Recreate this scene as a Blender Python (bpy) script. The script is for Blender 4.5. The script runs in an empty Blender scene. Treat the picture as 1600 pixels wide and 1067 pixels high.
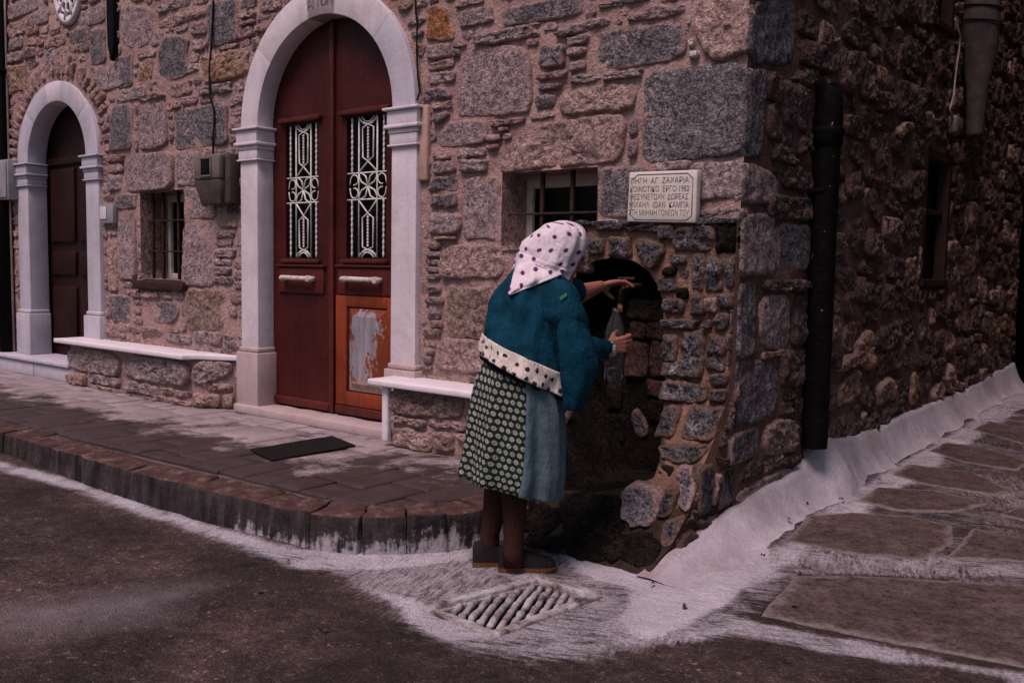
import bpy, math, random
import numpy as np
from mathutils import Vector, Matrix, noise as mnoise
from mathutils.bvhtree import BVHTree
random.seed(7); rng = np.random.default_rng(7)
S = bpy.context.scene
COL = S.collection
R = math.radians

# ------------------------------------------------------------------ camera, sky, sun, exposure
FPX, PCX, PCY = 1444.81, 800.0, 533.5
RM = np.array([[0.77792205, -0.0638173, 0.62511171],
               [0.62813632, 0.05238947, -0.77633762],
               [0.0167945, 0.99658552, 0.08084089]])
CAM = np.array([1.82405, -3.88710, 1.05])
cd = bpy.data.cameras.new('camera'); cam = bpy.data.objects.new('camera', cd); COL.objects.link(cam)
m4 = Matrix([[*RM[0], CAM[0]], [*RM[1], CAM[1]], [*RM[2], CAM[2]], [0, 0, 0, 1]])
cam.matrix_world = m4
cd.sensor_width = 36; cd.lens = 36 * FPX / 1600; cd.clip_start = 0.05; cd.clip_end = 300
S.camera = cam
W = bpy.data.worlds.new('World'); S.world = W; W.use_nodes = True
wn = W.node_tree.nodes; wl = W.node_tree.links
bg = wn['Background']; sky = wn.new('ShaderNodeTexSky'); sky.sky_type = 'NISHITA'; sky.sun_disc = False
SUN_EL, SUN_AZ = R(60), R(177)
sky.sun_elevation = SUN_EL; sky.sun_rotation = SUN_AZ
sky.air_density = 1.0; sky.dust_density = 2.5; sky.ozone_density = 1.5
wl.new(sky.outputs[0], bg.inputs[0]); bg.inputs[1].default_value = 0.055
sd = bpy.data.lights.new('sun', 'SUN'); sun = bpy.data.objects.new('sun', sd); COL.objects.link(sun)
sd.energy = 2.2; sd.angle = R(26); sd.color = (1.0, 0.745, 0.75)
sdir = Vector((math.sin(SUN_AZ) * math.cos(SUN_EL), math.cos(SUN_AZ) * math.cos(SUN_EL), math.sin(SUN_EL)))
sun.rotation_euler = sdir.to_track_quat('Z', 'Y').to_euler(); sun.location = (0, -4, 12)
S.cycles.diffuse_bounces = 2; S.cycles.max_bounces = 10; S.cycles.transmission_bounces = 8
S.view_settings.view_transform = 'Standard'; S.view_settings.look = 'None'
S.view_settings.exposure = 0.52; S.view_settings.gamma = 1.0; S.view_settings.use_curve_mapping = False

# ------------------------------------------------------------------ pixel -> plane
def ray(px, py):
    d = RM @ np.array([px - PCX, PCY - py, -FPX]); return d / np.linalg.norm(d)
def P(px, py, axis, val):
    d = ray(px, py); t = (val - CAM[axis]) / d[axis]; return Vector(CAM + t * d)
def fac(px, py, y=0.0): return P(px, py, 1, y)
def side(px, py, x=0.0): return P(px, py, 0, x)
def gnd(px, py, z=0.0): return P(px, py, 2, z)
STREET = -0.17
def prof(z):   # how far the fountain front stands out of the facade at height z
    return float(np.interp(z, [-0.17, -0.152, -0.086, 0.019, 0.198, 0.342, 0.48, 0.65, 1.26],
                           [0.74, 0.70, 0.54, 0.40, 0.285, 0.155, 0.07, 0.04, 0.035]))
def fount(px, py):
    y = -0.05
    for _ in range(14):
        p = P(px, py, 1, y); y = 0.5 * y + 0.5 * -prof(p.z)
    return P(px, py, 1, y)
def ground_z(x, y): return STREET + 0.026 * max(0.0, y) + 0.0125 * max(0.0, -(x + .8))
def alley(px, py):
    z = STREET
    for _ in range(12):
        p = P(px, py, 2, z); z = ground_z(p.x, p.y)
    return P(px, py, 2, z)

# ------------------------------------------------------------------ objects
def tag(o, label=None, cat=None, group=None, kind=None):
    if label: o['label'] = label
    if cat: o['category'] = cat
    if group: o['group'] = group
    if kind: o['kind'] = kind
    return o
def thing(name, label, cat, loc, group=None):
    o = bpy.data.objects.new(name, None); COL.objects.link(o); o.location = loc
    o.empty_display_size = 0.1; o['wl'] = tuple(loc)
    return tag(o, label, cat, group)
def link(name, me, mat, parent=None, center=None):
    o = bpy.data.objects.new(name, me); COL.objects.link(o)
    if mat is not None and not me.materials: me.materials.append(mat)
    c = Vector(center) if center is not None else Vector((0, 0, 0))
    o['wl'] = tuple(c)
    if parent is not None:
        o.parent = parent; o.location = c - Vector(parent['wl'])
    else:
        o.location = c
    return o
def mk(name, v, f, mat, parent=None, smooth=True, uv=None, origin=True, smear=None):
    """verts in world coordinates -> a mesh object with its origin at the bottom centre"""
    if isinstance(v, np.ndarray): A = v.astype(float)
    else: A = np.array([tuple(p) for p in v], float)
    lo, hi = A.min(0), A.max(0)
    c = np.array([(lo[0] + hi[0]) / 2, (lo[1] + hi[1]) / 2, lo[2]]) if origin else np.zeros(3)
    me = bpy.data.meshes.new(name)
    me.from_pydata((A - c).tolist(), [], f if not isinstance(f, np.ndarray) else f.tolist())
    if smooth: me.polygons.foreach_set('use_smooth', [True] * len(me.polygons))
    if uv is not None:
        L = me.uv_layers.new(name='UVMap')
        li = np.empty(len(me.loops), dtype=np.int32); me.loops.foreach_get('vertex_index', li)
        L.data.foreach_set('uv', np.asarray(uv, float)[li].ravel())
    if smear is not None:
        a_ = me.attributes.new('smear', 'FLOAT', 'POINT'); a_.data.foreach_set('value', np.asarray(smear, np.float32))
    me.validate(); me.update()
    return link(name, me, mat, parent, c)
class MB:
    def __init__(s): s.v = []; s.f = []; s.e = []
    def add(s, v, f, e=None):
        n = len(s.v); s.v += [tuple(p) for p in v]; s.f += [tuple(i + n for i in q) for q in f]; s.e += list(e) if e is not None else [0.0] * len(v); return s
    def build(s, name, mat, parent=None, smooth=True): return mk(name, s.v, s.f, mat, parent, smooth)
    def cube(s, fn, n=(2, 2, 2), bev=(0.1, 0.1, 0.1)): return s.add(*cubemap(fn, n, bev))
    def box(s, lo, hi, bev=0.004, n=(1, 1, 1)):
        lo = Vector(lo); hi = Vector(hi); c = (lo + hi) / 2; h = (hi - lo) / 2
        b = tuple(min(0.45, bev / max(1e-4, h[i])) for i in range(3))
        return s.cube(lambda a: (c.x + h.x * a[0], c.y + h.y * a[1], c.z + h.z * a[2]), n, b)
    def tube(s, pts, r, n=8, cap=True): return s.add(*tube(pts, r, n, cap))
    def lathe(s, c, prof_, n=20):
        v = []; f = []
        for (r_, z_) in prof_:
            for k in range(n):
                a = 2 * math.pi * k / n; v.append((c[0] + r_ * math.cos(a), c[1] + r_ * math.sin(a), c[2] + z_))
        for i in range(len(prof_) - 1):
            for k in range(n):
                k2 = (k + 1) % n; f.append((i * n + k, i * n + k2, (i + 1) * n + k2, (i + 1) * n + k))
        return s.add(v, f)
def cubemap(fn, n=(2, 2, 2), bev=(0.1, 0.1, 0.1)):
    """surface of a cube with rounded edges, bent by fn: [-1,1]^3 -> space"""
    ax = []
    for k in range(3):
        b = bev[k]; ax.append([-1.0] + list(np.linspace(-1 + b, 1 - b, n[k] + 1)) + [1.0])
    idx = {}; v = []; f = []
    def vert(i, j, k):
        key = (i, j, k)
        if key in idx: return idx[key]
        p = [ax[0][i], ax[1][j], ax[2][k]]
        ext = [q for q in range(3) if abs(p[q]) == 1.0]
        if len(ext) == 2:
            for q in ext: p[q] *= 1 - bev[q] * 0.32
        elif len(ext) == 3:
            for q in ext: p[q] *= 1 - bev[q] * 0.45
        idx[key] = len(v); v.append(fn(p)); return idx[key]
    N = [len(a) - 1 for a in ax]
    for i in range(N[0]):
        for j in range(N[1]):
            f.append((vert(i, j, 0), vert(i, j + 1, 0), vert(i + 1, j + 1, 0), vert(i + 1, j, 0)))
            f.append((vert(i, j, N[2]), vert(i + 1, j, N[2]), vert(i + 1, j + 1, N[2]), vert(i, j + 1, N[2])))
    for i in range(N[0]):
        for k in range(N[2]):
            f.append((vert(i, 0, k), vert(i + 1, 0, k), vert(i + 1, 0, k + 1), vert(i, 0, k + 1)))
            f.append((vert(i, N[1], k), vert(i, N[1], k + 1), vert(i + 1, N[1], k + 1), vert(i + 1, N[1], k)))
    for j in range(N[1]):
        for k in range(N[2]):
            f.append((vert(0, j, k), vert(0, j, k + 1), vert(0, j + 1, k + 1), vert(0, j + 1, k)))
            f.append((vert(N[0], j, k), vert(N[0], j + 1, k), vert(N[0], j + 1, k + 1), vert(N[0], j, k + 1)))
    return v, f
def tube(pts, r, n=8, cap=True):
    pts = [Vector(p) for p in pts]; rs = r if isinstance(r, (list, tuple)) else [r] * len(pts)
    v = []; f = []; up = None
    for i, p in enumerate(pts):
        t = (pts[min(i + 1, len(pts) - 1)] - pts[max(i - 1, 0)]).normalized()
        if up is None:
            up = Vector((0, 0, 1)) if abs(t.z) < 0.9 else Vector((1, 0, 0))
        a = t.cross(up).normalized(); b = a.cross(t).normalized(); up = b
        for k in range(n):
            q = 2 * math.pi * k / n; v.append(p + a * (rs[i] * math.cos(q)) + b * (rs[i] * math.sin(q)))
    for i in range(len(pts) - 1):
        for k in range(n):
            k2 = (k + 1) % n; f.append((i * n + k, i * n + k2, (i + 1) * n + k2, (i + 1) * n + k))
    if cap: f.append(tuple(range(n - 1, -1, -1))); f.append(tuple(range((len(pts) - 1) * n, len(pts) * n)))
    return v, f
def nz(p, s=1.0, o=0.0): return mnoise.noise(Vector((p[0] * s + o, p[1] * s + 1.7 * o, p[2] * s - o)))

# numpy value noise
def vnoise(x, y, seed=0):
    xi = np.floor(x).astype(np.int64); yi = np.floor(y).astype(np.int64); xf = x - xi; yf = y - yi
    xf = xf * xf * (3 - 2 * xf); yf = yf * yf * (3 - 2 * yf)
    def h(a, b):
        n = (a * 374761393 + b * 668265263 + seed * 1442695) & 0x7fffffff
        n = ((n ^ (n >> 13)) * 1274126177) & 0x7fffffff
        return ((n ^ (n >> 16)) & 0xffff) / 65535.0
    return (h(xi, yi) * (1 - xf) + h(xi + 1, yi) * xf) * (1 - yf) + (h(xi, yi + 1) * (1 - xf) + h(xi + 1, yi + 1) * xf) * yf
def fbm(x, y, sc, seed=0, oct_=4):
    t = 0; a = 0.5
    for k in range(oct_):
        t = t + a * (vnoise(x * sc, y * sc, seed + k) - 0.5); sc = sc * 2.1; a *= 0.5
    return t
def poly_sd(X, Y, poly):
    """signed distance (positive inside) of grid points to a polygon"""
    d = np.full(X.shape, 1e9); ins = np.zeros(X.shape, bool); n = len(poly)
    for i in range(n):
        x0, y0 = poly[i]; x1, y1 = poly[(i + 1) % n]
        ex, ey = x1 - x0, y1 - y0; L = ex * ex + ey * ey + 1e-12
        t = np.clip(((X - x0) * ex + (Y - y0) * ey) / L, 0, 1)
        d = np.minimum(d, np.hypot(X - x0 - t * ex, Y - y0 - t * ey))
        c = (y0 > Y) != (y1 > Y)
        xx = x0 + (Y - y0) * ex / (ey if abs(ey) > 1e-12 else 1e-12)
        ins ^= c & (X < xx)
    return np.where(ins, d, -d)

# ------------------------------------------------------------------ materials
class NT:
    def __init__(s, name):
        s.m = bpy.data.materials.new(name); s.m.use_nodes = True; s.t = s.m.node_tree; s.b = s.t.nodes['Principled BSDF']
        s.geo = s.t.nodes.new('ShaderNodeNewGeometry'); s.pos = s.geo.outputs['Position']; s.isl = s.geo.outputs['Random Per Island']
    def n(s, typ, **kw):
        q = s.t.nodes.new('ShaderNode' + typ)
        for k, v in kw.items(): setattr(q, k, v)
        return q
    def put(s, sock, v):
        if isinstance(v, bpy.types.NodeSocket): s.t.links.new(v, sock)
        elif isinstance(v, (tuple, list)) and len(v) == 3 and sock.type == 'RGBA': sock.default_value = (*v, 1)
        else: sock.default_value = v
    def noise(s, sc, det=4, rough=0.6, vec=None, dist=0):
        q = s.n('TexNoise'); q.inputs['Scale'].default_value = sc; q.inputs['Detail'].default_value = det
        q.inputs['Roughness'].default_value = rough; q.inputs['Distortion'].default_value = dist
        s.put(q.inputs['Vector'], vec or s.pos); return q.outputs['Fac']
    def vor(s, sc, vec=None, feat='F1', out='Distance', rnd=1.0):
        q = s.n('TexVoronoi', feature=feat); q.inputs['Scale'].default_value = sc; q.inputs['Randomness'].default_value = rnd
        s.put(q.inputs['Vector'], vec or s.pos); return q.outputs[out]
    def ramp(s, fac, stops, interp='LINEAR'):
        q = s.n('ValToRGB'); r = q.color_ramp; r.interpolation = interp
        while len(r.elements) < len(stops): r.elements.new(0.5)
        for e, (p, c) in zip(r.elements, stops):
            e.position = p; e.color = (*c, 1) if isinstance(c, (tuple, list)) else (c, c, c, 1)
        s.put(q.inputs[0], fac); return q.outputs[0]
    def mix(s, fac, a, b, mode='MIX'):
        q = s.n('Mix', data_type='RGBA', blend_type=mode)
        s.put(q.inputs[0], fac); s.put(q.inputs[6], a); s.put(q.inputs[7], b); return q.outputs[2]
    def math(s, op, a, b=0.0, c=0.0, clamp=False):
        q = s.n('Math', operation=op, use_clamp=clamp); s.put(q.inputs[0], a); s.put(q.inputs[1], b); s.put(q.inputs[2], c); return q.outputs[0]
    def rng(s, v, a, b, c=0.0, d=1.0):
        q = s.n('MapRange'); q.inputs[1].default_value = a; q.inputs[2].default_value = b; q.inputs[3].default_value = c; q.inputs[4].default_value = d
        s.put(q.inputs[0], v); return q.outputs[0]
    def bump(s, h, dist=0.01, st=1.0, nrm=None):
        q = s.n('Bump'); q.inputs['Strength'].default_value = st; q.inputs['Distance'].default_value = dist
        s.put(q.inputs['Height'], h)
        if nrm: s.t.links.new(nrm, q.inputs['Normal'])
        return q.outputs['Normal']
    def out(s, col=None, rough=None, nrm=None, spec=None, metal=None):
        b = s.b
        if col is not None: s.put(b.inputs['Base Color'], col)
        if rough is not None: s.put(b.inputs['Roughness'], rough)
        if nrm is not None: s.put(b.inputs['Normal'], nrm)
        if spec is not None: s.put(b.inputs['Specular IOR Level'], spec)
        if metal is not None: b.inputs['Metallic'].default_value = metal
        return s.m
    def attr(s, name): q = s.n('Attribute'); q.attribute_name = name; return q.outputs['Fac']
    def uv(s): return s.n('TexCoord').outputs['UV']
    def sep(s, v): q = s.n('SeparateXYZ'); s.put(q.inputs[0], v); return q.outputs
    def comb(s, x, y, z): q = s.n('CombineXYZ'); s.put(q.inputs[0], x); s.put(q.inputs[1], y); s.put(q.inputs[2], z); return q.outputs[0]

def stone_mat(name, ca, cb, cc, speck=0.5, pit=0.5, bump=0.03, rough=0.9, var=0.3, smear=(0.41, 0.268, 0.245)):
    t = NT(name)
    c = t.ramp(t.noise(5.5, 5, 0.6), [(0.3, ca), (0.55, cb), (0.75, cc)])
    c = t.mix(1.0, c, t.ramp(t.isl, [(0, 1 - var), (0.5, 1.0), (1, 1 + var)]), 'MULTIPLY')
    hue = t.math('FRACT', t.math('MULTIPLY', t.isl, 17.3))
    c = t.mix(t.math('MULTIPLY', hue, 0.35), c, (cb[0] * 1.22, cb[1] * 0.97, cb[2] * 0.92))
    c = t.mix(0.8, c, t.ramp(t.noise(17, 5, 0.7), [(0.3, 0.55), (0.5, 1.0), (0.7, 1.4)]), 'MULTIPLY')
    sp = t.noise(75, 3, 0.75)
    c = t.mix(speck, c, t.ramp(sp, [(0.36, 0.12), (0.5, 1.0), (0.64, 2.1)]), 'MULTIPLY')
    sp2 = t.noise(190, 2, 0.6)
    c = t.mix(speck * 0.7, c, t.ramp(sp2, [(0.36, 0.45), (0.5, 1.0), (0.64, 1.6)]), 'MULTIPLY')
    pits = t.ramp(t.noise(34, 4, 0.7), [(0.36, 0.0), (0.46, 1.0)])
    c = t.mix(pit, c, t.mix(1.0, c, t.ramp(t.noise(34, 4, 0.7), [(0.34, 0.3), (0.45, 1.0)]), 'MULTIPLY'))
    if smear:
        k = t.math('ADD', t.attr('smear'), t.math('MULTIPLY', t.math('SUBTRACT', t.noise(13, 6, 0.75), 0.55), 2.0))
        c = t.mix(t.math('MULTIPLY', t.ramp(k, [(0.35, 0), (0.75, 1)]), 0.75), c, t.mix(0.7, smear, t.ramp(t.noise(40, 4, .7), [(0.3, 0.55), (0.7, 1.35)]), 'MULTIPLY'))
    h = t.math('ADD', t.math('MULTIPLY', t.noise(26, 6, 0.7), 1.0), t.math('ADD', t.math('MULTIPLY', sp, 0.5), t.math('MULTIPLY', pits, 0.3)))
    return t.out(c, rough, t.bump(h, bump, 1.0), 0.08)

M = {}
M['l'] = stone_mat('stone_pale', (0.25, 0.193, 0.195), (0.335, 0.264, 0.265), (0.40, 0.32, 0.31), 0.5)
M['g'] = stone_mat('stone_grey', (0.115, 0.101, 0.112), (0.175, 0.155, 0.168), (0.26, 0.23, 0.238), 0.72)
M['p'] = stone_mat('stone_pink', (0.32, 0.213, 0.19), (0.40, 0.277, 0.252), (0.46, 0.345, 0.315), 0.45)
M['o'] = stone_mat('stone_ochre', (0.24, 0.085, 0.04), (0.35, 0.16, 0.075), (0.42, 0.27, 0.17), 0.5)
M['L'] = stone_mat('stone_lilac', (0.26, 0.193, 0.197), (0.33, 0.247, 0.255), (0.37, 0.29, 0.302), 0.5)
M['b'] = stone_mat('stone_brown', (0.21, 0.145, 0.12), (0.29, 0.20, 0.17), (0.35, 0.265, 0.235), 0.5)
M['d'] = stone_mat('stone_dark', (0.035, 0.031, 0.036), (0.085, 0.08, 0.09), (0.25, 0.24, 0.25), 1.0, 0.8, 0.035, 0.7, .3, (0.20, 0.12, 0.09))
M['n'] = stone_mat('stone_niche_shade', (0.04, 0.022, 0.018), (0.066, 0.038, 0.032), (0.10, 0.06, 0.053), 0.5, 0.5, 0.02, 0.85, .3, None)  # brown stone, colour darkened to stand for the shade inside the niche
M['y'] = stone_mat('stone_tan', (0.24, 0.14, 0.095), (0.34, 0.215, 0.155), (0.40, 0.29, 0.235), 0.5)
M['k'] = stone_mat('stone_wet_shaded', (0.006, 0.005, 0.0045), (0.014, 0.0105, 0.0085), (0.035, 0.026, 0.021), 0.6, 0.6, 0.03, 0.9, .3, None)  # wet stone, its colour blackened further for the niche's shade
M['w'] = stone_mat('stone_white', (0.5, 0.46, 0.45), (0.6, 0.56, 0.55), (0.68, 0.64, 0.62), 0.25, smear=None)
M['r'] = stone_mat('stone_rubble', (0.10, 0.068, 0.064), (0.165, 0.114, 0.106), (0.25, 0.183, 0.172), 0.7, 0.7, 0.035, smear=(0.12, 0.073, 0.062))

def mortar_mat(name, ca, cb, cc, wet=False):
    t = NT(name)
    c = t.ramp(t.noise(3.2, 6, 0.65), [(0.3, ca), (0.52, cb), (0.72, cc)])
    c = t.mix(0.55, c, t.ramp(t.noise(60, 4, 0.7), [(0.3, 0.45), (0.5, 1.0), (0.7, 1.4)]), 'MULTIPLY')
    if wet:
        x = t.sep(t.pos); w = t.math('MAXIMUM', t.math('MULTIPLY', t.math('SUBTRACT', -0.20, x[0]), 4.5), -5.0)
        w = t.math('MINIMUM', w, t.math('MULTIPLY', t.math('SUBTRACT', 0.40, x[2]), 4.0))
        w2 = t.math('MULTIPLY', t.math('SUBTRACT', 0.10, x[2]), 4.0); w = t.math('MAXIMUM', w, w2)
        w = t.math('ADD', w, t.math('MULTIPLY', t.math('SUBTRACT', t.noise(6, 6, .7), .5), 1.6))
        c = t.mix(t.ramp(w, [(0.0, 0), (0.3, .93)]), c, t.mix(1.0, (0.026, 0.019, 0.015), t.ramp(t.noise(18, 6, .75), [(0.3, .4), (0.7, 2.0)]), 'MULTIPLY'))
    h = t.math('ADD', t.noise(16, 6, 0.7), t.math('MULTIPLY', t.noise(85, 3, 0.7), 0.35))
    return t.out(c, 0.95, t.bump(h, 0.035, 1.0), 0.08)
M['mortar'] = mortar_mat('mortar', (0.29, 0.172, 0.152), (0.41, 0.268, 0.245), (0.48, 0.345, 0.32))
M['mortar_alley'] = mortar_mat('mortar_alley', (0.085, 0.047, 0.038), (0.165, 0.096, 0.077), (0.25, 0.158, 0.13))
M['mortar_fountain'] = mortar_mat('mortar_fountain', (0.17, 0.09, 0.06), (0.235, 0.135, 0.10), (0.30, 0.19, 0.15), True)

def marble_mat(name, base, dirt, amt=0.5):
    t = NT(name)
    v = t.ramp(t.noise(2.2, 7, 0.65, dist=1.2), [(0.42, 0.0), (0.5, 1.0), (0.53, 0.15), (1, 0.0)])
    c = t.mix(t.math('MULTIPLY', v, 0.25), base, (base[0] * 0.7, base[1] * 0.7, base[2] * 0.75))
    c = t.mix(t.math('MULTIPLY', t.ramp(t.noise(6, 6, 0.7), [(0.45, 0), (0.75, 1)]), amt), c, dirt)
    x = t.sep(t.pos); st = t.noise(9, 5, 0.7, t.comb(x[0], x[1], t.math('MULTIPLY', x[2], 0.12)))
    c = t.mix(t.math('MULTIPLY', t.ramp(st, [(0.5, 0), (0.72, 1)]), amt * 0.6), c, dirt)
    c = t.mix(1.0, c, t.ramp(t.isl, [(0, 0.9), (1, 1.06)]), 'MULTIPLY')
    return t.out(c, t.rng(t.noise(12, 4), 0.3, 0.7, 0.45, 0.7), t.bump(t.noise(45, 5, 0.7), 0.004, 0.6), 0.35)
M['marble'] = marble_mat('marble', (0.66, 0.59, 0.63), (0.36, 0.28, 0.26))
M['marble_grey'] = marble_mat('marble_grey', (0.50, 0.465, 0.53), (0.30, 0.25, 0.255))
M['marble_key'] = marble_mat('marble_keystone', (0.34, 0.28, 0.285), (0.2, 0.15, 0.15), 0.6)
M['marble_base'] = marble_mat('marble_base', (0.45, 0.35, 0.345), (0.29, 0.2, 0.185), 0.6)
M['slab'] = marble_mat('marble_slab', (0.74, 0.68, 0.73), (0.48, 0.38, 0.37), 0.35)

def paint_mat(name, base, worn=(0.42, 0.33, 0.30), chips=0.12, rough=0.42):
    t = NT(name)
    c = t.mix(0.8, base, t.ramp(t.noise(3, 6, 0.7), [(0.3, 0.55), (0.7, 1.5)]), 'MULTIPLY')
    x = t.sep(t.pos); br = t.noise(60, 4, .7, t.comb(x[0], x[1], t.math('MULTIPLY', x[2], .06)))
    c = t.mix(.5, c, t.ramp(br, [(0.3, .6), (0.7, 1.5)]), 'MULTIPLY')
    st = t.noise(14, 5, 0.75, t.comb(x[0], x[1], t.math('MULTIPLY', x[2], 0.25)))
    k = t.ramp(st, [(0.78 - chips * 0.6, 0), (0.80 - chips * 0.6, 1)])
    c = t.mix(t.math('MULTIPLY', k, 0.8), c, worn)
    return t.out(c, t.rng(t.noise(25, 3), 0.3, 0.7, rough - 0.08, rough + 0.15), t.bump(t.math('SUBTRACT', t.noise(30, 4), t.math('MULTIPLY', k, 0.6)), 0.003, 0.6), 0.14)
M['door'] = paint_mat('door_paint', (0.046, 0.0085, 0.0075), chips=0.055)
M['door_trim'] = paint_mat('door_trim_paint', (0.070, 0.014, 0.0115), chips=0.14)
M['door_orange'] = paint_mat('door_old_paint', (0.17, 0.032, 0.012), (0.33, 0.25, 0.24), chips=0.13)
M['door_dark'] = paint_mat('dark_door_wood', (0.017, 0.005, 0.0035), chips=0.0)
def peel_mat():
    t = NT('peeling_paint')
    uv = t.sep(t.uv())
    base = t.mix(0.6, (0.17, 0.032, 0.012), t.ramp(t.noise(5, 5), [(0.3, 0.7), (0.7, 1.3)]), 'MULTIPLY')
    x = t.sep(t.pos)
    gx = t.math('ABSOLUTE', t.math('SUBTRACT', uv[0], t.math('ADD', 0.40, t.math('MULTIPLY', t.math('SUBTRACT', 0.5, uv[1]), -0.1))))
    gy = t.math('ABSOLUTE', t.math('SUBTRACT', uv[1], 0.52))
    g1 = t.math('MULTIPLY', gx, 2.5); g2 = t.math('MULTIPLY', gy, 1.9); d = t.math('SQRT', t.math('ADD', t.math('MULTIPLY', g1, g1), t.math('MULTIPLY', g2, g2)))
    d = t.math('ADD', d, t.math('MULTIPLY', t.math('SUBTRACT', t.noise(7, 5, .65), .5), 2.2))
    st = t.noise(11, 6, 0.7, t.comb(x[0], x[1], t.math('MULTIPLY', x[2], 0.4)))
    d = t.math('ADD', d, t.math('ADD', t.math('MULTIPLY', t.math('SUBTRACT', st, 0.5), 2.8), t.math('MULTIPLY', t.math('SUBTRACT', t.noise(40, 4, .7), .5), .9)))
    k = t.ramp(d, [(0.86, 1), (0.90, 0)])
    bot = t.ramp(t.math('ADD', uv[1], t.math('MULTIPLY', t.math('SUBTRACT', st, 0.5), 0.5)), [(0.12, 1), (0.17, 0)])
    wood = t.mix(0.8, (0.25, 0.225, 0.26), t.ramp(t.noise(28, 4, 0.7, t.comb(x[0], x[1], t.math('MULTIPLY', x[2], 0.1))), [(0.3, 0.55), (0.7, 1.35)]), 'MULTIPLY')
    tan = t.mix(0.8, (0.33, 0.22, 0.185), t.ramp(t.noise(40, 4), [(0.3, 0.5), (0.7, 1.3)]), 'MULTIPLY')
    c = t.mix(t.ramp(d, [(0.9, 1), (1.0, 0)]), base, (0.34, 0.24, 0.21)); c = t.mix(k, c, wood); c = t.mix(t.math('MULTIPLY', bot, 0.9), c, tan)
    return t.out(c, 0.6, t.bump(t.math('SUBTRACT', t.noise(40, 4), k), 0.003, 0.8), 0.3)
M['peel'] = peel_mat()
def plain(name, col, rough=0.6, var=0.3, sc=20, bump=0.002, metal=0.0, spec=0.12):
    t = NT(name)
    c = t.mix(1.0, col, t.ramp(t.noise(sc, 5, 0.7), [(0.3, 1 - var), (0.7, 1 + var)]), 'MULTIPLY')
    return t.out(c, rough, t.bump(t.noise(sc * 2.5, 4), bump, 0.7), spec, metal)
M['iron_white'] = plain('white_ironwork', (0.58, 0.56, 0.54), 0.55, 0.3, 30)
M['iron'] = plain('rusty_iron', (0.035, 0.018, 0.015), 0.7, 0.5, 40)
M['handle'] = plain('worn_handle_metal', (0.50, 0.44, 0.40), 0.5, 0.45, 35, 0.003)
M['frame_white'] = plain('window_frame_paint', (0.50, 0.45, 0.43), 0.6, 0.25, 15)
M['frame_red'] = plain('window_frame_wood', (0.034, 0.017, 0.015), 0.7, 0.3, 15)
M['meter'] = plain('meter_plastic', (0.065, 0.049, 0.045), 0.5, 0.35, 12, 0.002)
M['meter_light'] = plain('meter_cover_plastic', (0.145, 0.117, 0.11), 0.5, 0.3, 12, 0.002)
M['box_grey'] = plain('grey_cabinet_paint', (0.25, 0.235, 0.25), 0.5, 0.2, 6)
M['cable'] = plain('black_cable', (0.012, 0.010, 0.010), 0.5)
M['cable_pale'] = plain('pale_cable', (0.30, 0.24, 0.21), 0.6)
M['plaster'] = plain('smooth_plaster', (0.40, 0.26, 0.22), 0.95, 0.2, 9, 0.006)
M['brass'] = plain('brass', (0.55, 0.32, 0.14), 0.3, 0.3, 30, 0.001, 0.9)
M['mat'] = plain('dark_mat_rubber', (0.010, 0.0085, 0.009), 0.95, 0.5, 90, 0.006)
M['grey_pipe'] = plain('dull_grey_pipe_paint', (0.075, 0.058, 0.06), 0.7, 0.45, 7, 0.003)
M['black_thin'] = plain('black_pipe_paint', (0.005, 0.0045, 0.005), 0.6, 0.4, 25, 0.003, 0, .05)
M['plaque'] = marble_mat('plaque_marble', (0.62, 0.57, 0.52), (0.47, 0.34, 0.24), 0.45)
M['letter'] = plain('incised_letter_paint', (0.17, 0.14, 0.14), 0.8)
M['soil'] = plain('crumbly_edge', (0.10, 0.065, 0.05), 0.95, 0.4, 25, 0.01)
def pipe_mat():
    t = NT('chipped_black_paint')
    k = t.ramp(t.noise(15, 4, 0.8), [(0.69, 0), (0.70, 1)])
    c = t.mix(k, t.mix(1.0, (0.004, 0.0034, 0.004), t.ramp(t.noise(8, 4), [(0.3, 0.5), (0.7, 1.6)]), 'MULTIPLY'), (0.32, 0.26, 0.25))
    return t.out(c, 0.6, t.bump(t.noise(22, 5, .75), 0.012, 0.9), 0.05)
M['pipe'] = pipe_mat()
def glass_dark():
    t = NT('dark_window_glass'); return t.out((0.003, 0.0025, 0.003), 0.2, t.bump(t.noise(4, 2), 0.002, 0.3), 0.06)
M['glass'] = glass_dark()

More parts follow.
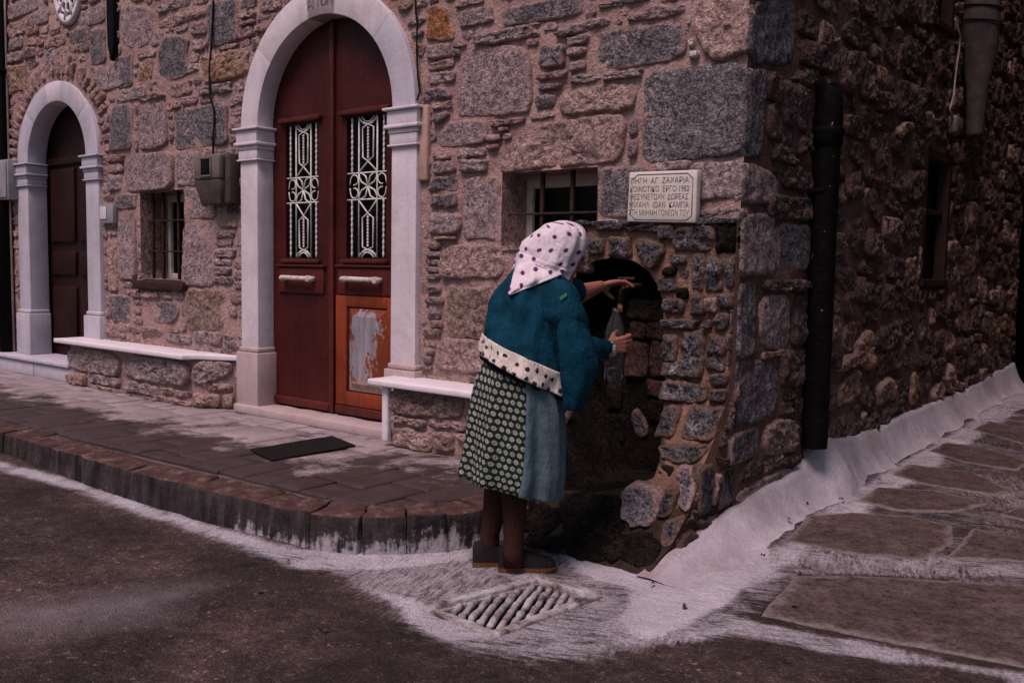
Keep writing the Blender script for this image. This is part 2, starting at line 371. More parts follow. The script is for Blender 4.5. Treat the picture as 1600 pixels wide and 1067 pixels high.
def ground_mat():
    t = NT('street_asphalt')
    ww = t.attr('whitewash'); wet = t.attr('damp')
    c = t.ramp(t.noise(1.6, 5, 0.6), [(0.3, (0.025, 0.0175, 0.017)), (0.48, (0.048, 0.033, 0.0315)), (0.7, (0.09, 0.060, 0.054))])
    ag = t.vor(150); c = t.mix(0.6, c, t.ramp(t.vor(150, out='Color'), [(0.0, 0.45), (0.5, 0.9), (0.78, 1.3), (0.9, 2.2), (1, 6.0)]), 'MULTIPLY')
    c = t.mix(0.6, c, t.ramp(t.vor(75, out='Color'), [(0.0, 0.55), (0.6, 1.0), (0.86, 1.3), (0.95, 4.0)]), 'MULTIPLY')
    c = t.mix(0.85, c, t.ramp(t.noise(16, 6, 0.78), [(0.3, 0.4), (0.5, 1.0), (0.7, 1.8)]), 'MULTIPLY')
    c = t.mix(t.math('MULTIPLY', t.math('MULTIPLY', t.attr('dusty'), t.ramp(t.noise(9, 7, .75), [(0.3, .3), (0.65, 1.1)])), .7), c, (0.20, 0.175, 0.19))
    c = t.mix(t.math('MULTIPLY', wet, 0.65), c, (0.016, 0.011, 0.010))
    x = t.sep(t.pos)
    # brush strokes of the whitewash and where it has worn through
    def brush(ax, ay, sc):
        u = t.math('ADD', t.math('MULTIPLY', x[0], ax), t.math('MULTIPLY', x[1], ay)); v_ = t.math('SUBTRACT', t.math('MULTIPLY', x[1], ax), t.math('MULTIPLY', x[0], ay))
        return t.noise(sc, 6, 0.75, t.comb(t.math('MULTIPLY', u, .16), v_, 0.0), dist=.6)
    b1 = brush(.92, .38, 55); b2 = brush(.30, -.95, 60)
    str_ = t.mix(t.ramp(t.noise(1.7, 3, .5), [(0.45, 0), (0.55, 1)]), b1, b2)
    wr = t.math('ADD', t.math('MULTIPLY', t.noise(6, 8, 0.78), 0.42), t.math('MULTIPLY', str_, 0.58))
    e = t.math('SUBTRACT', ww, t.math('MULTIPLY', t.math('SUBTRACT', wr, .5), 3.9))
    k = t.ramp(e, [(0.30, 0), (0.85, 1)])
    k = t.math('MULTIPLY', k, t.math('MINIMUM', 1.0, t.math('MULTIPLY', ww, 1.25)))
    gr = t.ramp(t.noise(75, 4, 0.8), [(0.36, 0.0), (0.54, 1.0)])
    k = t.math('MULTIPLY', k, t.math('ADD', t.math('MULTIPLY', ww, .62), t.math('MULTIPLY', gr, t.math('SUBTRACT', 1.0, t.math('MULTIPLY', ww, .62)))))
    wc = t.ramp(t.noise(3.5, 6, 0.7), [(0.3, (0.40, 0.365, 0.415)), (0.6, (0.56, 0.525, 0.58)), (0.8, (0.68, 0.65, 0.71))])
    wc = t.mix(.5, wc, t.ramp(str_, [(0.3, .6), (0.6, 1.1)]), 'MULTIPLY')
    c = t.mix(k, c, wc)
    h = t.math('ADD', t.math('MULTIPLY', ag, -0.5), t.math('ADD', t.math('MULTIPLY', t.noise(30, 6, 0.75), 1.2), t.math('MULTIPLY', t.math('MULTIPLY', str_, ww), 0.5)))
    rg = t.math('SUBTRACT', t.rng(t.noise(14, 4), 0.3, 0.7, 0.72, 0.95), t.math('MULTIPLY', wet, 0.22))
    return t.out(c, rg, t.bump(h, 0.012, 0.9), 0.12)
M['street'] = ground_mat()
def wash_mat():
    t = NT('whitewashed_plaster')
    c = t.ramp(t.noise(3, 6, 0.7), [(0.28, (0.30, 0.265, 0.30)), (0.55, (0.43, 0.395, 0.44)), (0.8, (0.58, 0.55, 0.605))])
    c = t.mix(t.ramp(t.noise(5, 6, 0.75), [(0.6, 0), (0.8, 0.7)]), c, (0.30, 0.22, 0.20))
    c = t.mix(0.35, c, t.ramp(t.noise(55, 4, 0.7), [(0.3, 0.55), (0.6, 1.15)]), 'MULTIPLY')
    c = t.mix(t.attr('bare'), c, t.mix(1.0, (0.16, 0.10, 0.085), t.ramp(t.noise(20, 5), [(0.3, 0.6), (0.7, 1.5)]), 'MULTIPLY'))
    return t.out(c, 0.9, t.bump(t.math('ADD', t.noise(10, 7, 0.7), t.math('MULTIPLY', t.noise(60, 3), 0.3)), 0.010, 0.8), 0.1)
M['wash'] = wash_mat()
def paver_mat():
    t = NT('pavement_stone')
    c = t.ramp(t.noise(4, 6, 0.65), [(0.3, (0.20, 0.16, 0.168)), (0.55, (0.28, 0.23, 0.24)), (0.75, (0.36, 0.30, 0.31))])
    c = t.mix(1.0, c, t.ramp(t.isl, [(0, 0.68), (0.5, 0.95), (1, 1.35)]), 'MULTIPLY')
    c = t.mix(0.5, c, t.ramp(t.noise(60, 4, 0.7), [(0.3, 0.55), (0.7, 1.4)]), 'MULTIPLY')
    x = t.sep(t.pos)
    # damp, dirty belt along the kerb and round the fountain
    e = t.math('MULTIPLY', t.math('ADD', x[1], 0.62), -1.7)
    e2 = t.math('MULTIPLY', t.math('ADD', x[0], 2.35), 0.75)
    e2 = t.math('MULTIPLY', e2, t.rng(x[1], -0.75, -0.4, 1.0, 0.25))
    w = t.math('ADD', t.math('MAXIMUM', e, e2), t.math('MULTIPLY', t.math('SUBTRACT', t.noise(2.6, 6, 0.7), 0.5), 3.4))
    w = t.ramp(w, [(-0.0, 0), (0.42, 1)])
    c = t.mix(t.math('MULTIPLY', w, 0.9), c, t.mix(1.0, (0.022, 0.0115, 0.010), t.ramp(t.noise(9, 5), [(0.3, 0.6), (0.7, 1.6)]), 'MULTIPLY'))
    h = t.math('ADD', t.noise(20, 6, 0.7), t.math('MULTIPLY', t.noise(70, 3), 0.4))
    return t.out(c, t.math('SUBTRACT', t.rng(t.noise(8, 5), 0.3, 0.7, 0.55, 0.85), t.math('MULTIPLY', w, 0.2)), t.bump(h, 0.006, 0.8), 0.2)
M['paver'] = paver_mat()
M['bed'] = plain('pavement_bed', (0.11, 0.08, 0.078), 0.85, 0.4, 12, 0.008)
def kerb_mat():
    t = NT('kerb_stone')
    x = t.sep(t.pos)
    c = t.ramp(t.noise(5, 6, 0.7), [(0.3, (0.018, 0.015, 0.016)), (0.55, (0.042, 0.034, 0.035)), (0.75, (0.09, 0.074, 0.074))])
    c = t.mix(1.0, c, t.ramp(t.isl, [(0, 0.55), (1, 1.5)]), 'MULTIPLY')
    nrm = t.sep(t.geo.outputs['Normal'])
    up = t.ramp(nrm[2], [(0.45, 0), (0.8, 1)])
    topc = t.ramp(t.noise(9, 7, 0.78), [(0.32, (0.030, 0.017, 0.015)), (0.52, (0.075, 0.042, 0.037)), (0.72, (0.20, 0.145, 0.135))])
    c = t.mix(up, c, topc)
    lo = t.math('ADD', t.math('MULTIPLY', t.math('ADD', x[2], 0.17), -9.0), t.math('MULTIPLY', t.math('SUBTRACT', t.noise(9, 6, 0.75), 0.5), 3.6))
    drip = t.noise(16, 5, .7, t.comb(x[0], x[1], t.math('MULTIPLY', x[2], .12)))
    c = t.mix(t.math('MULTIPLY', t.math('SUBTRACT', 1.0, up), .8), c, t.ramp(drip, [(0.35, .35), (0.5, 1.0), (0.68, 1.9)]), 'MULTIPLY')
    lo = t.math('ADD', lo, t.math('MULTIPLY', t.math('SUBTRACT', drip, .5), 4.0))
    lo = t.math('ADD', lo, t.rng(x[0], -2.2, -1.0, -.35, .65))
    k = t.ramp(lo, [(0.0, 0), (0.5, 1)])
    c = t.mix(t.math('MULTIPLY', k, 0.75), c, (0.40, 0.36, 0.39))
    return t.out(c, 0.8, t.bump(t.math('ADD', t.noise(14, 6, 0.7), t.math('MULTIPLY', t.noise(60, 3), 0.4)), 0.015, 0.9), 0.08)
M['kerb'] = kerb_mat()
M['flag'] = stone_mat('alley_flagstone', (0.054, 0.039, 0.037), (0.076, 0.055, 0.051), (0.108, 0.079, 0.073), 0.35, 0.3, 0.008, 0.8, 0.2, (0.19, 0.155, 0.16))
def grate_mat():
    t = NT('whitewashed_grate')
    c = t.ramp(t.noise(14, 6, 0.7), [(0.36, (0.06, 0.045, 0.04)), (0.48, (0.26, 0.23, 0.23)), (0.68, (0.50, 0.47, 0.50))])
    return t.out(c, 0.8, t.bump(t.noise(28, 6, 0.7), 0.012, 1.0), 0.3)
M['grate'] = grate_mat()
M['hole'] = plain('hole_darkness', (0.004, 0.004, 0.004), 0.9)  # black that stands in for the unlit depth of openings
# ------------------------------------------------------------------ stones
def smooth_poly(poly, n, round_=1):
    pts = [np.array(p, float) for p in poly]
    for _ in range(round_):
        q = []
        for i in range(len(pts)):
            a, b = pts[i], pts[(i + 1) % len(pts)]; q += [a * 0.8 + b * 0.2, a * 0.2 + b * 0.8]
        pts = q
    pts.append(pts[0]); A = np.array(pts); L = np.r_[0, np.cumsum(np.hypot(*(A[1:] - A[:-1]).T))]
    s = np.linspace(0, L[-1], n, endpoint=False)
    return np.c_[np.interp(s, L, A[:, 0]), np.interp(s, L, A[:, 1])], L[-1]
def stone_geo(poly, to3, depth=0.02, jit=1.0, rough=1.0, round_=1, res=0.017, flat=False, crisp=False):
    """an irregular stone face standing out of a wall; poly in wall coordinates (u, v)"""
    per = sum(math.dist(poly[i], poly[(i + 1) % len(poly)]) for i in range(len(poly)))
    n = int(min(72, max(16, per / res)))
    O, per = smooth_poly(poly, n, round_)
    c = O.mean(0); seed = random.random() * 50
    rad = np.hypot(*(O - c).T).mean()
    T = np.roll(O, -1, 0) - np.roll(O, 1, 0); T /= (np.hypot(*T.T)[:, None] + 1e-9); Nn = np.c_[T[:, 1], -T[:, 0]]
    if ((O - c) * Nn).sum() < 0: Nn = -Nn
    j = np.array([nz((p[0], p[1], seed), 16) * 0.007 + nz((p[0], p[1], seed), 45) * 0.005 for p in O]) * jit * min(1.0, rad / 0.06)
    O = O + Nn * j[:, None]
    minr = np.hypot(*(O - c).T).min(); ins = min(0.014, minr * 0.3)
    k = int(min(9, max(2, rad / 0.02)))
    rings = [(O + Nn * min(0.004, minr * 0.1), -0.03), (O, depth * 0.25), (O - Nn * ins * 0.35, depth * 0.75)]
    I = O - Nn * ins
    tilt = np.array([random.uniform(-1, 1), random.uniform(-1, 1)]) * 0.05 * (0 if flat else 1)
    for q in range(k): rings.append((c + (I - c) * (1 - q / k), depth))
    v = []; f = []; e = []
    for ri, (ring, w) in enumerate(rings):
        for p in ring:
            ww = w; e.append(1.0 if ri < 3 else (.75 if ri == 3 else (.28 if ri == 4 else 0.0)))
            if ri >= 2:
                d = p - c
                ww += rough * (nz((p[0], p[1], seed), 9) * 0.012 + nz((p[0], p[1], seed), 28) * 0.011 + nz((p[0], p[1], seed), 60) * 0.007) * min(1, rad / 0.08 + .3) + float(d @ tilt)
                ww = max(ww, 0.003)
            v.append(to3(p[0], p[1], ww))
    for ri in range(len(rings) - 1):
        for i in range(n):
            i2 = (i + 1) % n; f.append((ri * n + i, ri * n + i2, (ri + 1) * n + i2, (ri + 1) * n + i))
    cw = depth + rough * nz((c[0], c[1], seed), 9) * 0.010; v.append(to3(c[0], c[1], max(cw, 0.004)))
    b = (len(rings) - 1) * n
    for i in range(n): f.append((b + i, b + (i + 1) % n, len(v) - 1))
    e.append(0.0)
    if crisp: e = [0.0] * len(v)
    return v, f, e
class Occ:
    """which part of a wall is already taken, at 1 cm"""
    def __init__(s, u0, u1, v0, v1, h=0.01):
        s.u0, s.v0, s.h = u0, v0, h; s.nu = int((u1 - u0) / h); s.nv = int((v1 - v0) / h); s.a = np.zeros((s.nu, s.nv), bool)
        s.U, s.V = np.meshgrid(u0 + (np.arange(s.nu) + .5) * h, v0 + (np.arange(s.nv) + .5) * h, indexing='ij')
    def mark(s, poly, grow=0.01):
        A = np.array(poly); i0, j0 = ((A.min(0) - grow - (s.u0, s.v0)) / s.h).astype(int); i1, j1 = ((A.max(0) + grow - (s.u0, s.v0)) / s.h).astype(int) + 2
        i0, j0 = max(0, i0), max(0, j0); i1, j1 = min(s.nu, i1), min(s.nv, j1)
        if i1 <= i0 or j1 <= j0: return
        s.a[i0:i1, j0:j1] |= poly_sd(s.U[i0:i1, j0:j1], s.V[i0:i1, j0:j1], poly) > -grow
    def fill(s, sizes, tries, gap=0.010, maxw=0.34, maxh=0.13):
        """pack more stones into what is free; returns polygons, large first"""
        out = []; g = int(round(gap / s.h))
        for (w, h), nt in zip(sizes, tries):
            W_ = max(2, int(w / s.h)); H_ = max(2, int(h / s.h))
            for _ in range(nt):
                i = random.randint(0, s.nu - W_ - 1); j = random.randint(0, s.nv - H_ - 1)
                if s.a[i, j] or s.a[i:i + W_, j:j + H_].any(): continue
                i0, i1, j0, j1 = i, i + W_, j, j + H_
                MW, MH = int(maxw / s.h * random.uniform(.6, 1)), int(maxh / s.h * random.uniform(.5, 1))
                go = True
                while go:
                    go = False
                    if i1 - i0 < MW and i0 > 0 and not s.a[i0 - 1, j0:j1].any(): i0 -= 1; go = True
                    if i1 - i0 < MW and i1 < s.nu and not s.a[i1, j0:j1].any(): i1 += 1; go = True
                    if j1 - j0 < MH and j0 > 0 and not s.a[i0:i1, j0 - 1].any(): j0 -= 1; go = True
                    if j1 - j0 < MH and j1 < s.nv and not s.a[i0:i1, j1].any(): j1 += 1; go = True
                s.a[max(0, i0 - g):i1 + g, max(0, j0 - g):j1 + g] = True
                a0, a1 = s.u0 + i0 * s.h, s.u0 + i1 * s.h; b0, b1 = s.v0 + j0 * s.h, s.v0 + j1 * s.h
                dw, dh = (a1 - a0) * .16, (b1 - b0) * .2
                r = lambda m: random.uniform(0, m)
                out.append([(a0 + r(dw), b0 + r(dh)), ((a0 + a1) / 2 + random.uniform(-dw, dw), b0 + r(dh * .5)), (a1 - r(dw), b0 + r(dh)), (a1 - r(dw * .4), (b0 + b1) / 2),
                            (a1 - r(dw), b1 - r(dh)), ((a0 + a1) / 2 + random.uniform(-dw, dw), b1 - r(dh * .5)), (a0 + r(dw), b1 - r(dh)), (a0 + r(dw * .4), (b0 + b1) / 2)])
        return out
def area(poly):
    A = np.array(poly); return 0.5 * abs(np.dot(A[:, 0], np.roll(A[:, 1], 1)) - np.dot(A[:, 1], np.roll(A[:, 0], 1)))
def to_uv(shape, unproj):
    """a traced outline in photograph pixels -> wall coordinates"""
    if len(shape) == 4 and not isinstance(shape[0], tuple):
        x0, y0, x1, y1 = shape
        a = unproj(x0, (y0 + y1) / 2); b = unproj(x1, (y0 + y1) / 2); c = unproj((x0 + x1) / 2, y0); d = unproj((x0 + x1) / 2, y1)
        return [(a[0], d[1]), (b[0], d[1]), (b[0], c[1]), (a[0], c[1])]
    return [tuple(unproj(*p)) for p in shape]
def wob(poly, amt=0.07):
    """give a traced rectangle uneven corners and edges"""
    A = np.array(poly); sz = A.max(0) - A.min(0); out = []
    for i in range(4):
        p = A[i]; q = A[(i + 1) % 4]
        e = p + np.array([random.uniform(-1, 1), random.uniform(-1, 1)]) * sz * amt
        m_ = (p + q) / 2 + np.array([random.uniform(-1, 1), random.uniform(-1, 1)]) * sz * amt * .7
        out += [tuple(e), tuple(m_)]
    return out

fac_uv = lambda x, y: (lambda p: (p.x, p.z))(fac(x, y))
side_uv = lambda x, y: (lambda p: (p.y, p.z))(side(x, y))
fnt_uv = lambda x, y: (lambda p: (p.x, p.z))(fount(x, y))
fac3 = lambda u, v, w: (u, -w, v)
side3 = lambda u, v, w: (w, u, v)
fnt3 = lambda u, v, w: (u, -prof(v) - w, v)

# ------------------------------------------------------------------ the house
house = thing('stone_house', 'old corner house of rough rubble stone with marble framed arched doors', 'house', (-3.5, 0, 0))
Xl0, Xl1 = fac(402, 300, -.04).x, fac(611.5, 300, -.04).x        # main door opening
Xo0, Xo1 = fac(376, 300, -.04).x, fac(650, 300, -.04).x          # outer faces of its pilasters
ZS = fac(401, 197, -.06).z                                       # springing
YD = P(427, 330, 0, Xl0).y                                       # door leaf plane
XC, RI = (Xl0 + Xl1) / 2, (Xl1 - Xl0) / 2
ZA = fac(515, 20, -.04).z - ZS; RO = (Xo1 - Xo0) / 2
d0, d1 = fac(43.5, 300, -.03).x, fac(134, 300, -.03).x           # small door on the left
e0, e1 = fac(27, 300, -.03).x, fac(154, 300, -.03).x
ZS1 = fac(42, 254, -.05).z; YD1 = P(69, 330, 0, d0).y
XC1, RI1 = (d0 + d1) / 2, (d1 - d0) / 2; ZA1 = fac(91, 157, -.03).z - ZS1; RO1 = (e1 - e0) / 2
print('door', Xl0, Xl1, Xo0, Xo1, ZS, YD, ZA, RI, RO, '| left', d0, d1, e0, e1, ZS1, YD1, ZA1, RI1)
def arch_poly(x0, x1, z0, zs, za, n=20):
    xc, r = (x0 + x1) / 2, (x1 - x0) / 2
    return [(x0, z0)] + [(xc - r * math.cos(math.pi * k / n), zs + za * math.sin(math.pi * k / n)) for k in range(n + 1)] + [(x1, z0)]
w1 = [fac(222, 370).x, fac(290, 370).x, fac(256, 437).z, fac(256, 298).z]      # left window opening
w2 = [fac(786, 320).x, fac(935, 320).x, 1.135, fac(865, 266).z]               # right window opening
NICHE_PX = [(880, 765), (880, 640), (882, 560), (884, 480), (890, 448), (904, 424), (925, 409), (958, 402), (992, 408), (1014, 424), (1029, 446), (1036, 475), (1037, 560), (1035, 650), (1032, 720), (1022, 746), (985, 760), (930, 768)]
niche = [fnt_uv(*p) for p in NICHE_PX]
openings = [arch_poly(Xl0 - .06, Xl1 + .06, -.3, ZS, ZA + .06), arch_poly(d0 - .05, d1 + .05, -.3, ZS1, ZA1 + .05),
            [(w1[0], w1[2]), (w1[1], w1[2]), (w1[1], w1[3]), (w1[0], w1[3])], [(w2[0], w2[2]), (w2[1], w2[2]), (w2[1], w2[3]), (w2[0], w2[3])],
            [(-1.02, -.3), (-.30, -.3), (-.30, 1.12), (-1.02, 1.12)]]
def sheet(name, u0, u1, v0, v1, h, to3, holes, mat, parent, amp, seed, extra=None):
    nu = int((u1 - u0) / h) + 1; nv = int((v1 - v0) / h) + 1
    U, V = np.meshgrid(np.linspace(u0, u1, nu), np.linspace(v0, v1, nv), indexing='ij')
    Wd = amp * fbm(U, V, 5, seed, 5) * 2
    if extra is not None: Wd = Wd + extra(U, V)
    keep = np.ones((nu - 1, nv - 1), bool); Uc = (U[1:, 1:] + U[:-1, :-1]) / 2; Vc = (V[1:, 1:] + V[:-1, :-1]) / 2
    for hpoly in holes: keep &= poly_sd(Uc, Vc, hpoly) < h * 0.1
    idx = np.arange(nu * nv).reshape(nu, nv)
    F = np.stack([idx[:-1, :-1], idx[1:, :-1], idx[1:, 1:], idx[:-1, 1:]], -1)[keep]
    for hpoly in holes:
        sd_ = poly_sd(U, V, hpoly); near = np.zeros(U.shape, bool); near.ravel()[np.unique(F)] = True
        near &= sd_ > -h * .55
        ii, jj = np.nonzero(near); HP = np.array(hpoly)
        for a_, c_ in zip(ii, jj):
            p = np.array([U[a_, c_], V[a_, c_]]); best = None
            for q in range(len(HP)):
                p0, p1 = HP[q], HP[(q + 1) % len(HP)]; ed = p1 - p0; t_ = np.clip(((p - p0) @ ed) / (ed @ ed + 1e-12), 0, 1); r_ = p0 + ed * t_; d_ = np.hypot(*(p - r_))
                if best is None or d_ < best[0]: best = (d_, r_)
            if best[0] < h * 1.3: U[a_, c_], V[a_, c_] = best[1]
    used = np.unique(F); remap = np.full(nu * nv, -1); remap[used] = np.arange(len(used))
    Vv = to3(U, V, Wd); Vv = np.stack([np.broadcast_to(a, U.shape) for a in Vv], -1).reshape(-1, 3)[used]
    return mk(name, Vv, remap[F], mat, parent, True, origin=True)
fwall = sheet('wall', -8.6, 0.0, -.3, 4.0, 0.025, fac3, openings, M['mortar'], house, 0.020, 3)
swin = [side(1446, 300).y, side(1480, 300).y, side(1455, 436).z, side(1462, 246).z]
swin2 = [side(1464, 20).y, side(1486, 20).y, side(1472, 38).z, 4.4]
s_op = [[(a[0], a[2]), (a[1], a[2]), (a[1], a[3]), (a[0], a[3])] for a in (swin, swin2)]
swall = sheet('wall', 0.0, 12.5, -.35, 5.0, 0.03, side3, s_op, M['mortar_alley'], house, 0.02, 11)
# the rest of the house: upper walls, so that it stands as tall as it is
mb = MB(); mb.box((-8.6, 0.001, 4.0), (0, 0.45, 6.4)); mb.box((-.45, .46, 5.0), (0, 12.5, 6.4)); mb.box((-9, -.0, 6.41), (0.15, 12.5, 6.55)); mb.build('upper_wall', M['mortar'], house, False)
mb = MB(); mb.box((-8.9, 2.5, -.3), (-.5, 2.7, 6.4)); mb.build('light_stop_wall', M['mortar'], house, False); mb = MB(); mb.box((-8.9, .02, -.3), (-8.65, 2.49, 6.4)); mb.build('end_wall', M['mortar'], house, False); mb = MB(); mb.box((-.7, .5, -.3), (-.5, 12.4, 6.4)); mb.build('light_stop_wall', M['mortar'], house, False)  # unseen walls added to stop sky light leaking in through the openings

occ = Occ(-8.2, 0.0, -.1, 3.75); 
for o_ in openings[:2]: occ.mark(o_, 0.0)
occ.mark(arch_poly(Xo0, Xo1, -.3, ZS, ZA + .19), 0.012); occ.mark(arch_poly(e0, e1, -.3, ZS1, ZA1 + .17), 0.012)
for o_ in openings[2:4]: occ.mark(o_, 0.01)
occ.mark([(-1.0, -.3), (0, -.3), (0, 1.27), (-1.0, 1.27)], 0.0)
FACADE = [  # (kind, outline in pixels, how rough)
 ('l', (14, 0, 62, 25)), ('l', (48, 18, 76, 40)), ('p', (14, 33, 48, 57)), ('p', (43, 42, 60, 55)), ('l', (14, 60, 39, 78)), ('g', (40, 76, 56, 92)), ('l', (14, 81, 38, 98)), ('y', (14, 101, 44, 146)),
 ('p', (70, 58, 104, 75)), ('p', (60, 57, 73, 72)), ('l', (72, 76, 90, 104)), ('g', (110, 45, 140, 68)), ('l', (122, 66, 143, 81)), ('g', (142, 45, 166, 101)), ('l', (118, 14, 164, 42)), ('l', (152, 101, 195, 141)), ('g', (186, 86, 209, 138)),
 ('L', [(190, 9), (240, 10), (241, 50), (236, 70), (218, 77), (192, 74), (189, 40)]), ('p', [(246, 37), (272, 22), (322, 14), (324, 24), (300, 34), (250, 47)]), ('l', (250, 2, 300, 16)), ('g', (326, 0, 374, 69)), ('g', [(262, 54), (298, 56), (292, 90), (300, 112), (280, 124), (250, 127), (246, 112), (250, 72)]),
 ('l', (302, 63, 318, 80)), ('l', (294, 100, 312, 114)), ('y', (217, 95, 240, 127)), ('l', (217, 80, 244, 92)), ('y', (318, 80, 389, 126)), ('l', (312, 132, 364, 148)), ('p', (268, 128, 300, 150)), ('p', (372, 42, 397, 60)), ('p', (374, 76, 391, 91)), ('p', (377, 20, 400, 30)), ('p', (375, 32, 400, 40)),
 ('l', (181, 137, 230, 158)), ('p', (218, 146, 258, 157)), ('p', (262, 160, 284, 172)),
 ('g', (174, 164, 208, 235)), ('L', (218, 161, 262, 233)), ('g', (274, 166, 357, 231)), ('L', (196, 239, 272, 299)), ('L', (275, 236, 313, 291)), ('l', (287, 294, 338, 342)), ('L', (287, 348, 337, 447)), ('g', (182, 303, 214, 328)), ('L', (184, 331, 214, 436)),
 ('p', (170, 243, 195, 254)), ('p', (172, 257, 193, 270)), ('l', (171, 274, 192, 299)), ('p', (166, 180, 172, 200)), ('p', (342, 345, 371, 358)), ('p', (340, 361, 371, 371)), ('l', (340, 374, 366, 385)), ('l', (338, 389, 369, 402)), ('l', (338, 405, 362, 414)), ('l', (338, 417, 362, 430)), ('l', (338, 432, 364, 443)),
 ('b', (295, 450, 355, 514)), ('g', (174, 461, 206, 503)), ('g', [(231, 474), (250, 470), (276, 472), (282, 485), (278, 500), (262, 507), (236, 503), (230, 490)]), ('p', (208, 454, 222, 465)), ('p', (224, 454, 250, 466)), ('p', (252, 455, 271, 467)), ('p', (275, 456, 290, 468)), ('p', (212, 469, 225, 476)), ('p', (212, 479, 223, 491)), ('p', (211, 494, 225, 505)),
 ('p', (186, 506, 204, 519)), ('p', (222, 511, 256, 524)), ('p', (266, 512, 281, 520)), ('l', (260, 522, 300, 536)), ('l', (302, 517, 346, 537)), ('p', (170, 376, 184, 454)), ('p', (360, 480, 371, 496)),
 ('o', [(666, 14), (690, 6), (706, 18), (708, 40), (713, 62), (690, 67), (664, 62), (668, 40)]), ('l', (720, 13, 772, 42)), ('g', (788, 0, 910, 34)), ('l', (746, 45, 842, 66)), ('l', (669, 71, 704, 92)), ('g', (707, 79, 720, 90)), ('p', (669, 96, 711, 108)), ('l', (672, 113, 713, 132)), ('g', (660, 139, 707, 157)), ('p', (676, 160, 708, 171)),
 ('g', [(676, 182), (702, 174), (706, 182), (680, 196)]), ('L', [(728, 75), (810, 70), (830, 84), (834, 176), (800, 180), (720, 184), (714, 170), (718, 110)]), ('p', (649, 0, 668, 12)), ('l', (715, 0, 758, 9)), ('l', (710, 69, 730, 75)),
 ('l', [(692, 196), (712, 188), (762, 187), (763, 215), (755, 227), (690, 230), (684, 220)]), ('p', (768, 187, 821, 197)), ('p', (782, 199, 796, 206)), ('p', (761, 210, 784, 222)), ('p', (762, 226, 780, 234)), ('l', (716, 232, 758, 247)), ('p', (677, 238, 705, 251)), ('l', (680, 253, 712, 271)), ('l', (722, 249, 763, 269)), ('g', (673, 275, 715, 299)), ('g', (674, 302, 717, 326)), ('l', (674, 331, 719, 366)), ('p', (683, 369, 716, 375)),
 ('L', (724, 277, 782, 374)), ('p', [(782, 268), (784, 238), (815, 208), (850, 192), (940, 180), (974, 178), (980, 192), (975, 235), (964, 254), (900, 260), (792, 268)]), ('p', (692, 379, 786, 438)), ('b', (700, 445, 775, 529)), ('p', (683, 531, 765, 581)), ('l', (668, 392, 691, 402)), ('l', (668, 405, 688, 414)), ('l', (668, 417, 688, 425)), ('l', (668, 428, 688, 437)), ('g', (670, 446, 691, 458)), ('l', (666, 463, 694, 475)), ('g', (672, 487, 690, 499)), ('p', (674, 501, 694, 512)), ('l', (662, 513, 690, 526)), ('p', (666, 545, 680, 552)), ('g', (662, 556, 677, 567)), ('p', (660, 569, 676, 577)),
 ('p', (672, 379, 690, 390)), ('l', [(866, 58), (872, 50), (905, 39), (932, 30), (958, 29), (958, 39), (930, 45), (905, 53), (880, 59)]), ('g', (936, 0, 1018, 9)), ('l', [(980, 35), (986, 25), (1010, 13), (1075, 8), (1078, 17), (1050, 28), (1020, 34), (1000, 36)]), ('g', [(930, 62), (942, 48), (1070, 31), (1074, 60), (1073, 84), (1050, 97), (945, 113), (928, 106)]),
 ('g', (845, 70, 882, 106)), ('l', (889, 56, 921, 72)), ('p', (889, 75, 921, 90)), ('l', (893, 95, 918, 111)), ('p', (842, 113, 886, 125)), ('g', (842, 132, 878, 141)), ('g', (838, 148, 869, 172)), ('l', (833, 178, 870, 187)), ('l', (892, 116, 941, 131)), ('l', (945, 113, 1003, 125)), ('p', [(877, 148), (900, 139), (996, 127), (996, 160), (988, 174), (940, 176), (882, 185), (878, 170)]), ('g', (985, 186, 997, 213)), ('g', (984, 217, 997, 246)),
 ('p', [(1086, 0), (1152, 0), (1156, 50), (1158, 84), (1140, 94), (1112, 97), (1098, 80), (1086, 45)]), ('w', (1077, 62, 1086, 74)), ('w', (1079, 80, 1092, 92)), ('w', (1076, 25, 1082, 39)),
 ('g', (1006, 104, 1158, 249)), ('g', (938, 259, 1019, 340)), ('l', (1024, 253, 1080, 268)), ('l', (1040, 254, 1157, 312)), ('l', (1070, 326, 1157, 350)), ('w', (937, 344, 984, 352)),
]
placed = []   # (area, facade?, geometry, material key)
for q in FACADE:
    kind, shp = q[0], q[1]; poly = to_uv(shp, fac_uv)
    big = area(poly)
    ashlar = kind in 'gLl' and big > 0.035
    if not isinstance(shp, list): poly = wob(poly, 0.03 if ashlar else 0.08)
    cr_ = max(p[0] for p in poly) > -.04
    if cr_: poly = [(x if x < -.07 else 0.012, z) for x, z in poly]
    occ.mark(poly, 0.011)
    placed.append((big, 0, stone_geo(poly, fac3, random.uniform(.010, .018) if ashlar else random.uniform(.014, .03), 0.7 if ashlar else 1.3, 0.55 if ashlar else 1.15, 1 if ashlar else 2, crisp=cr_), kind))
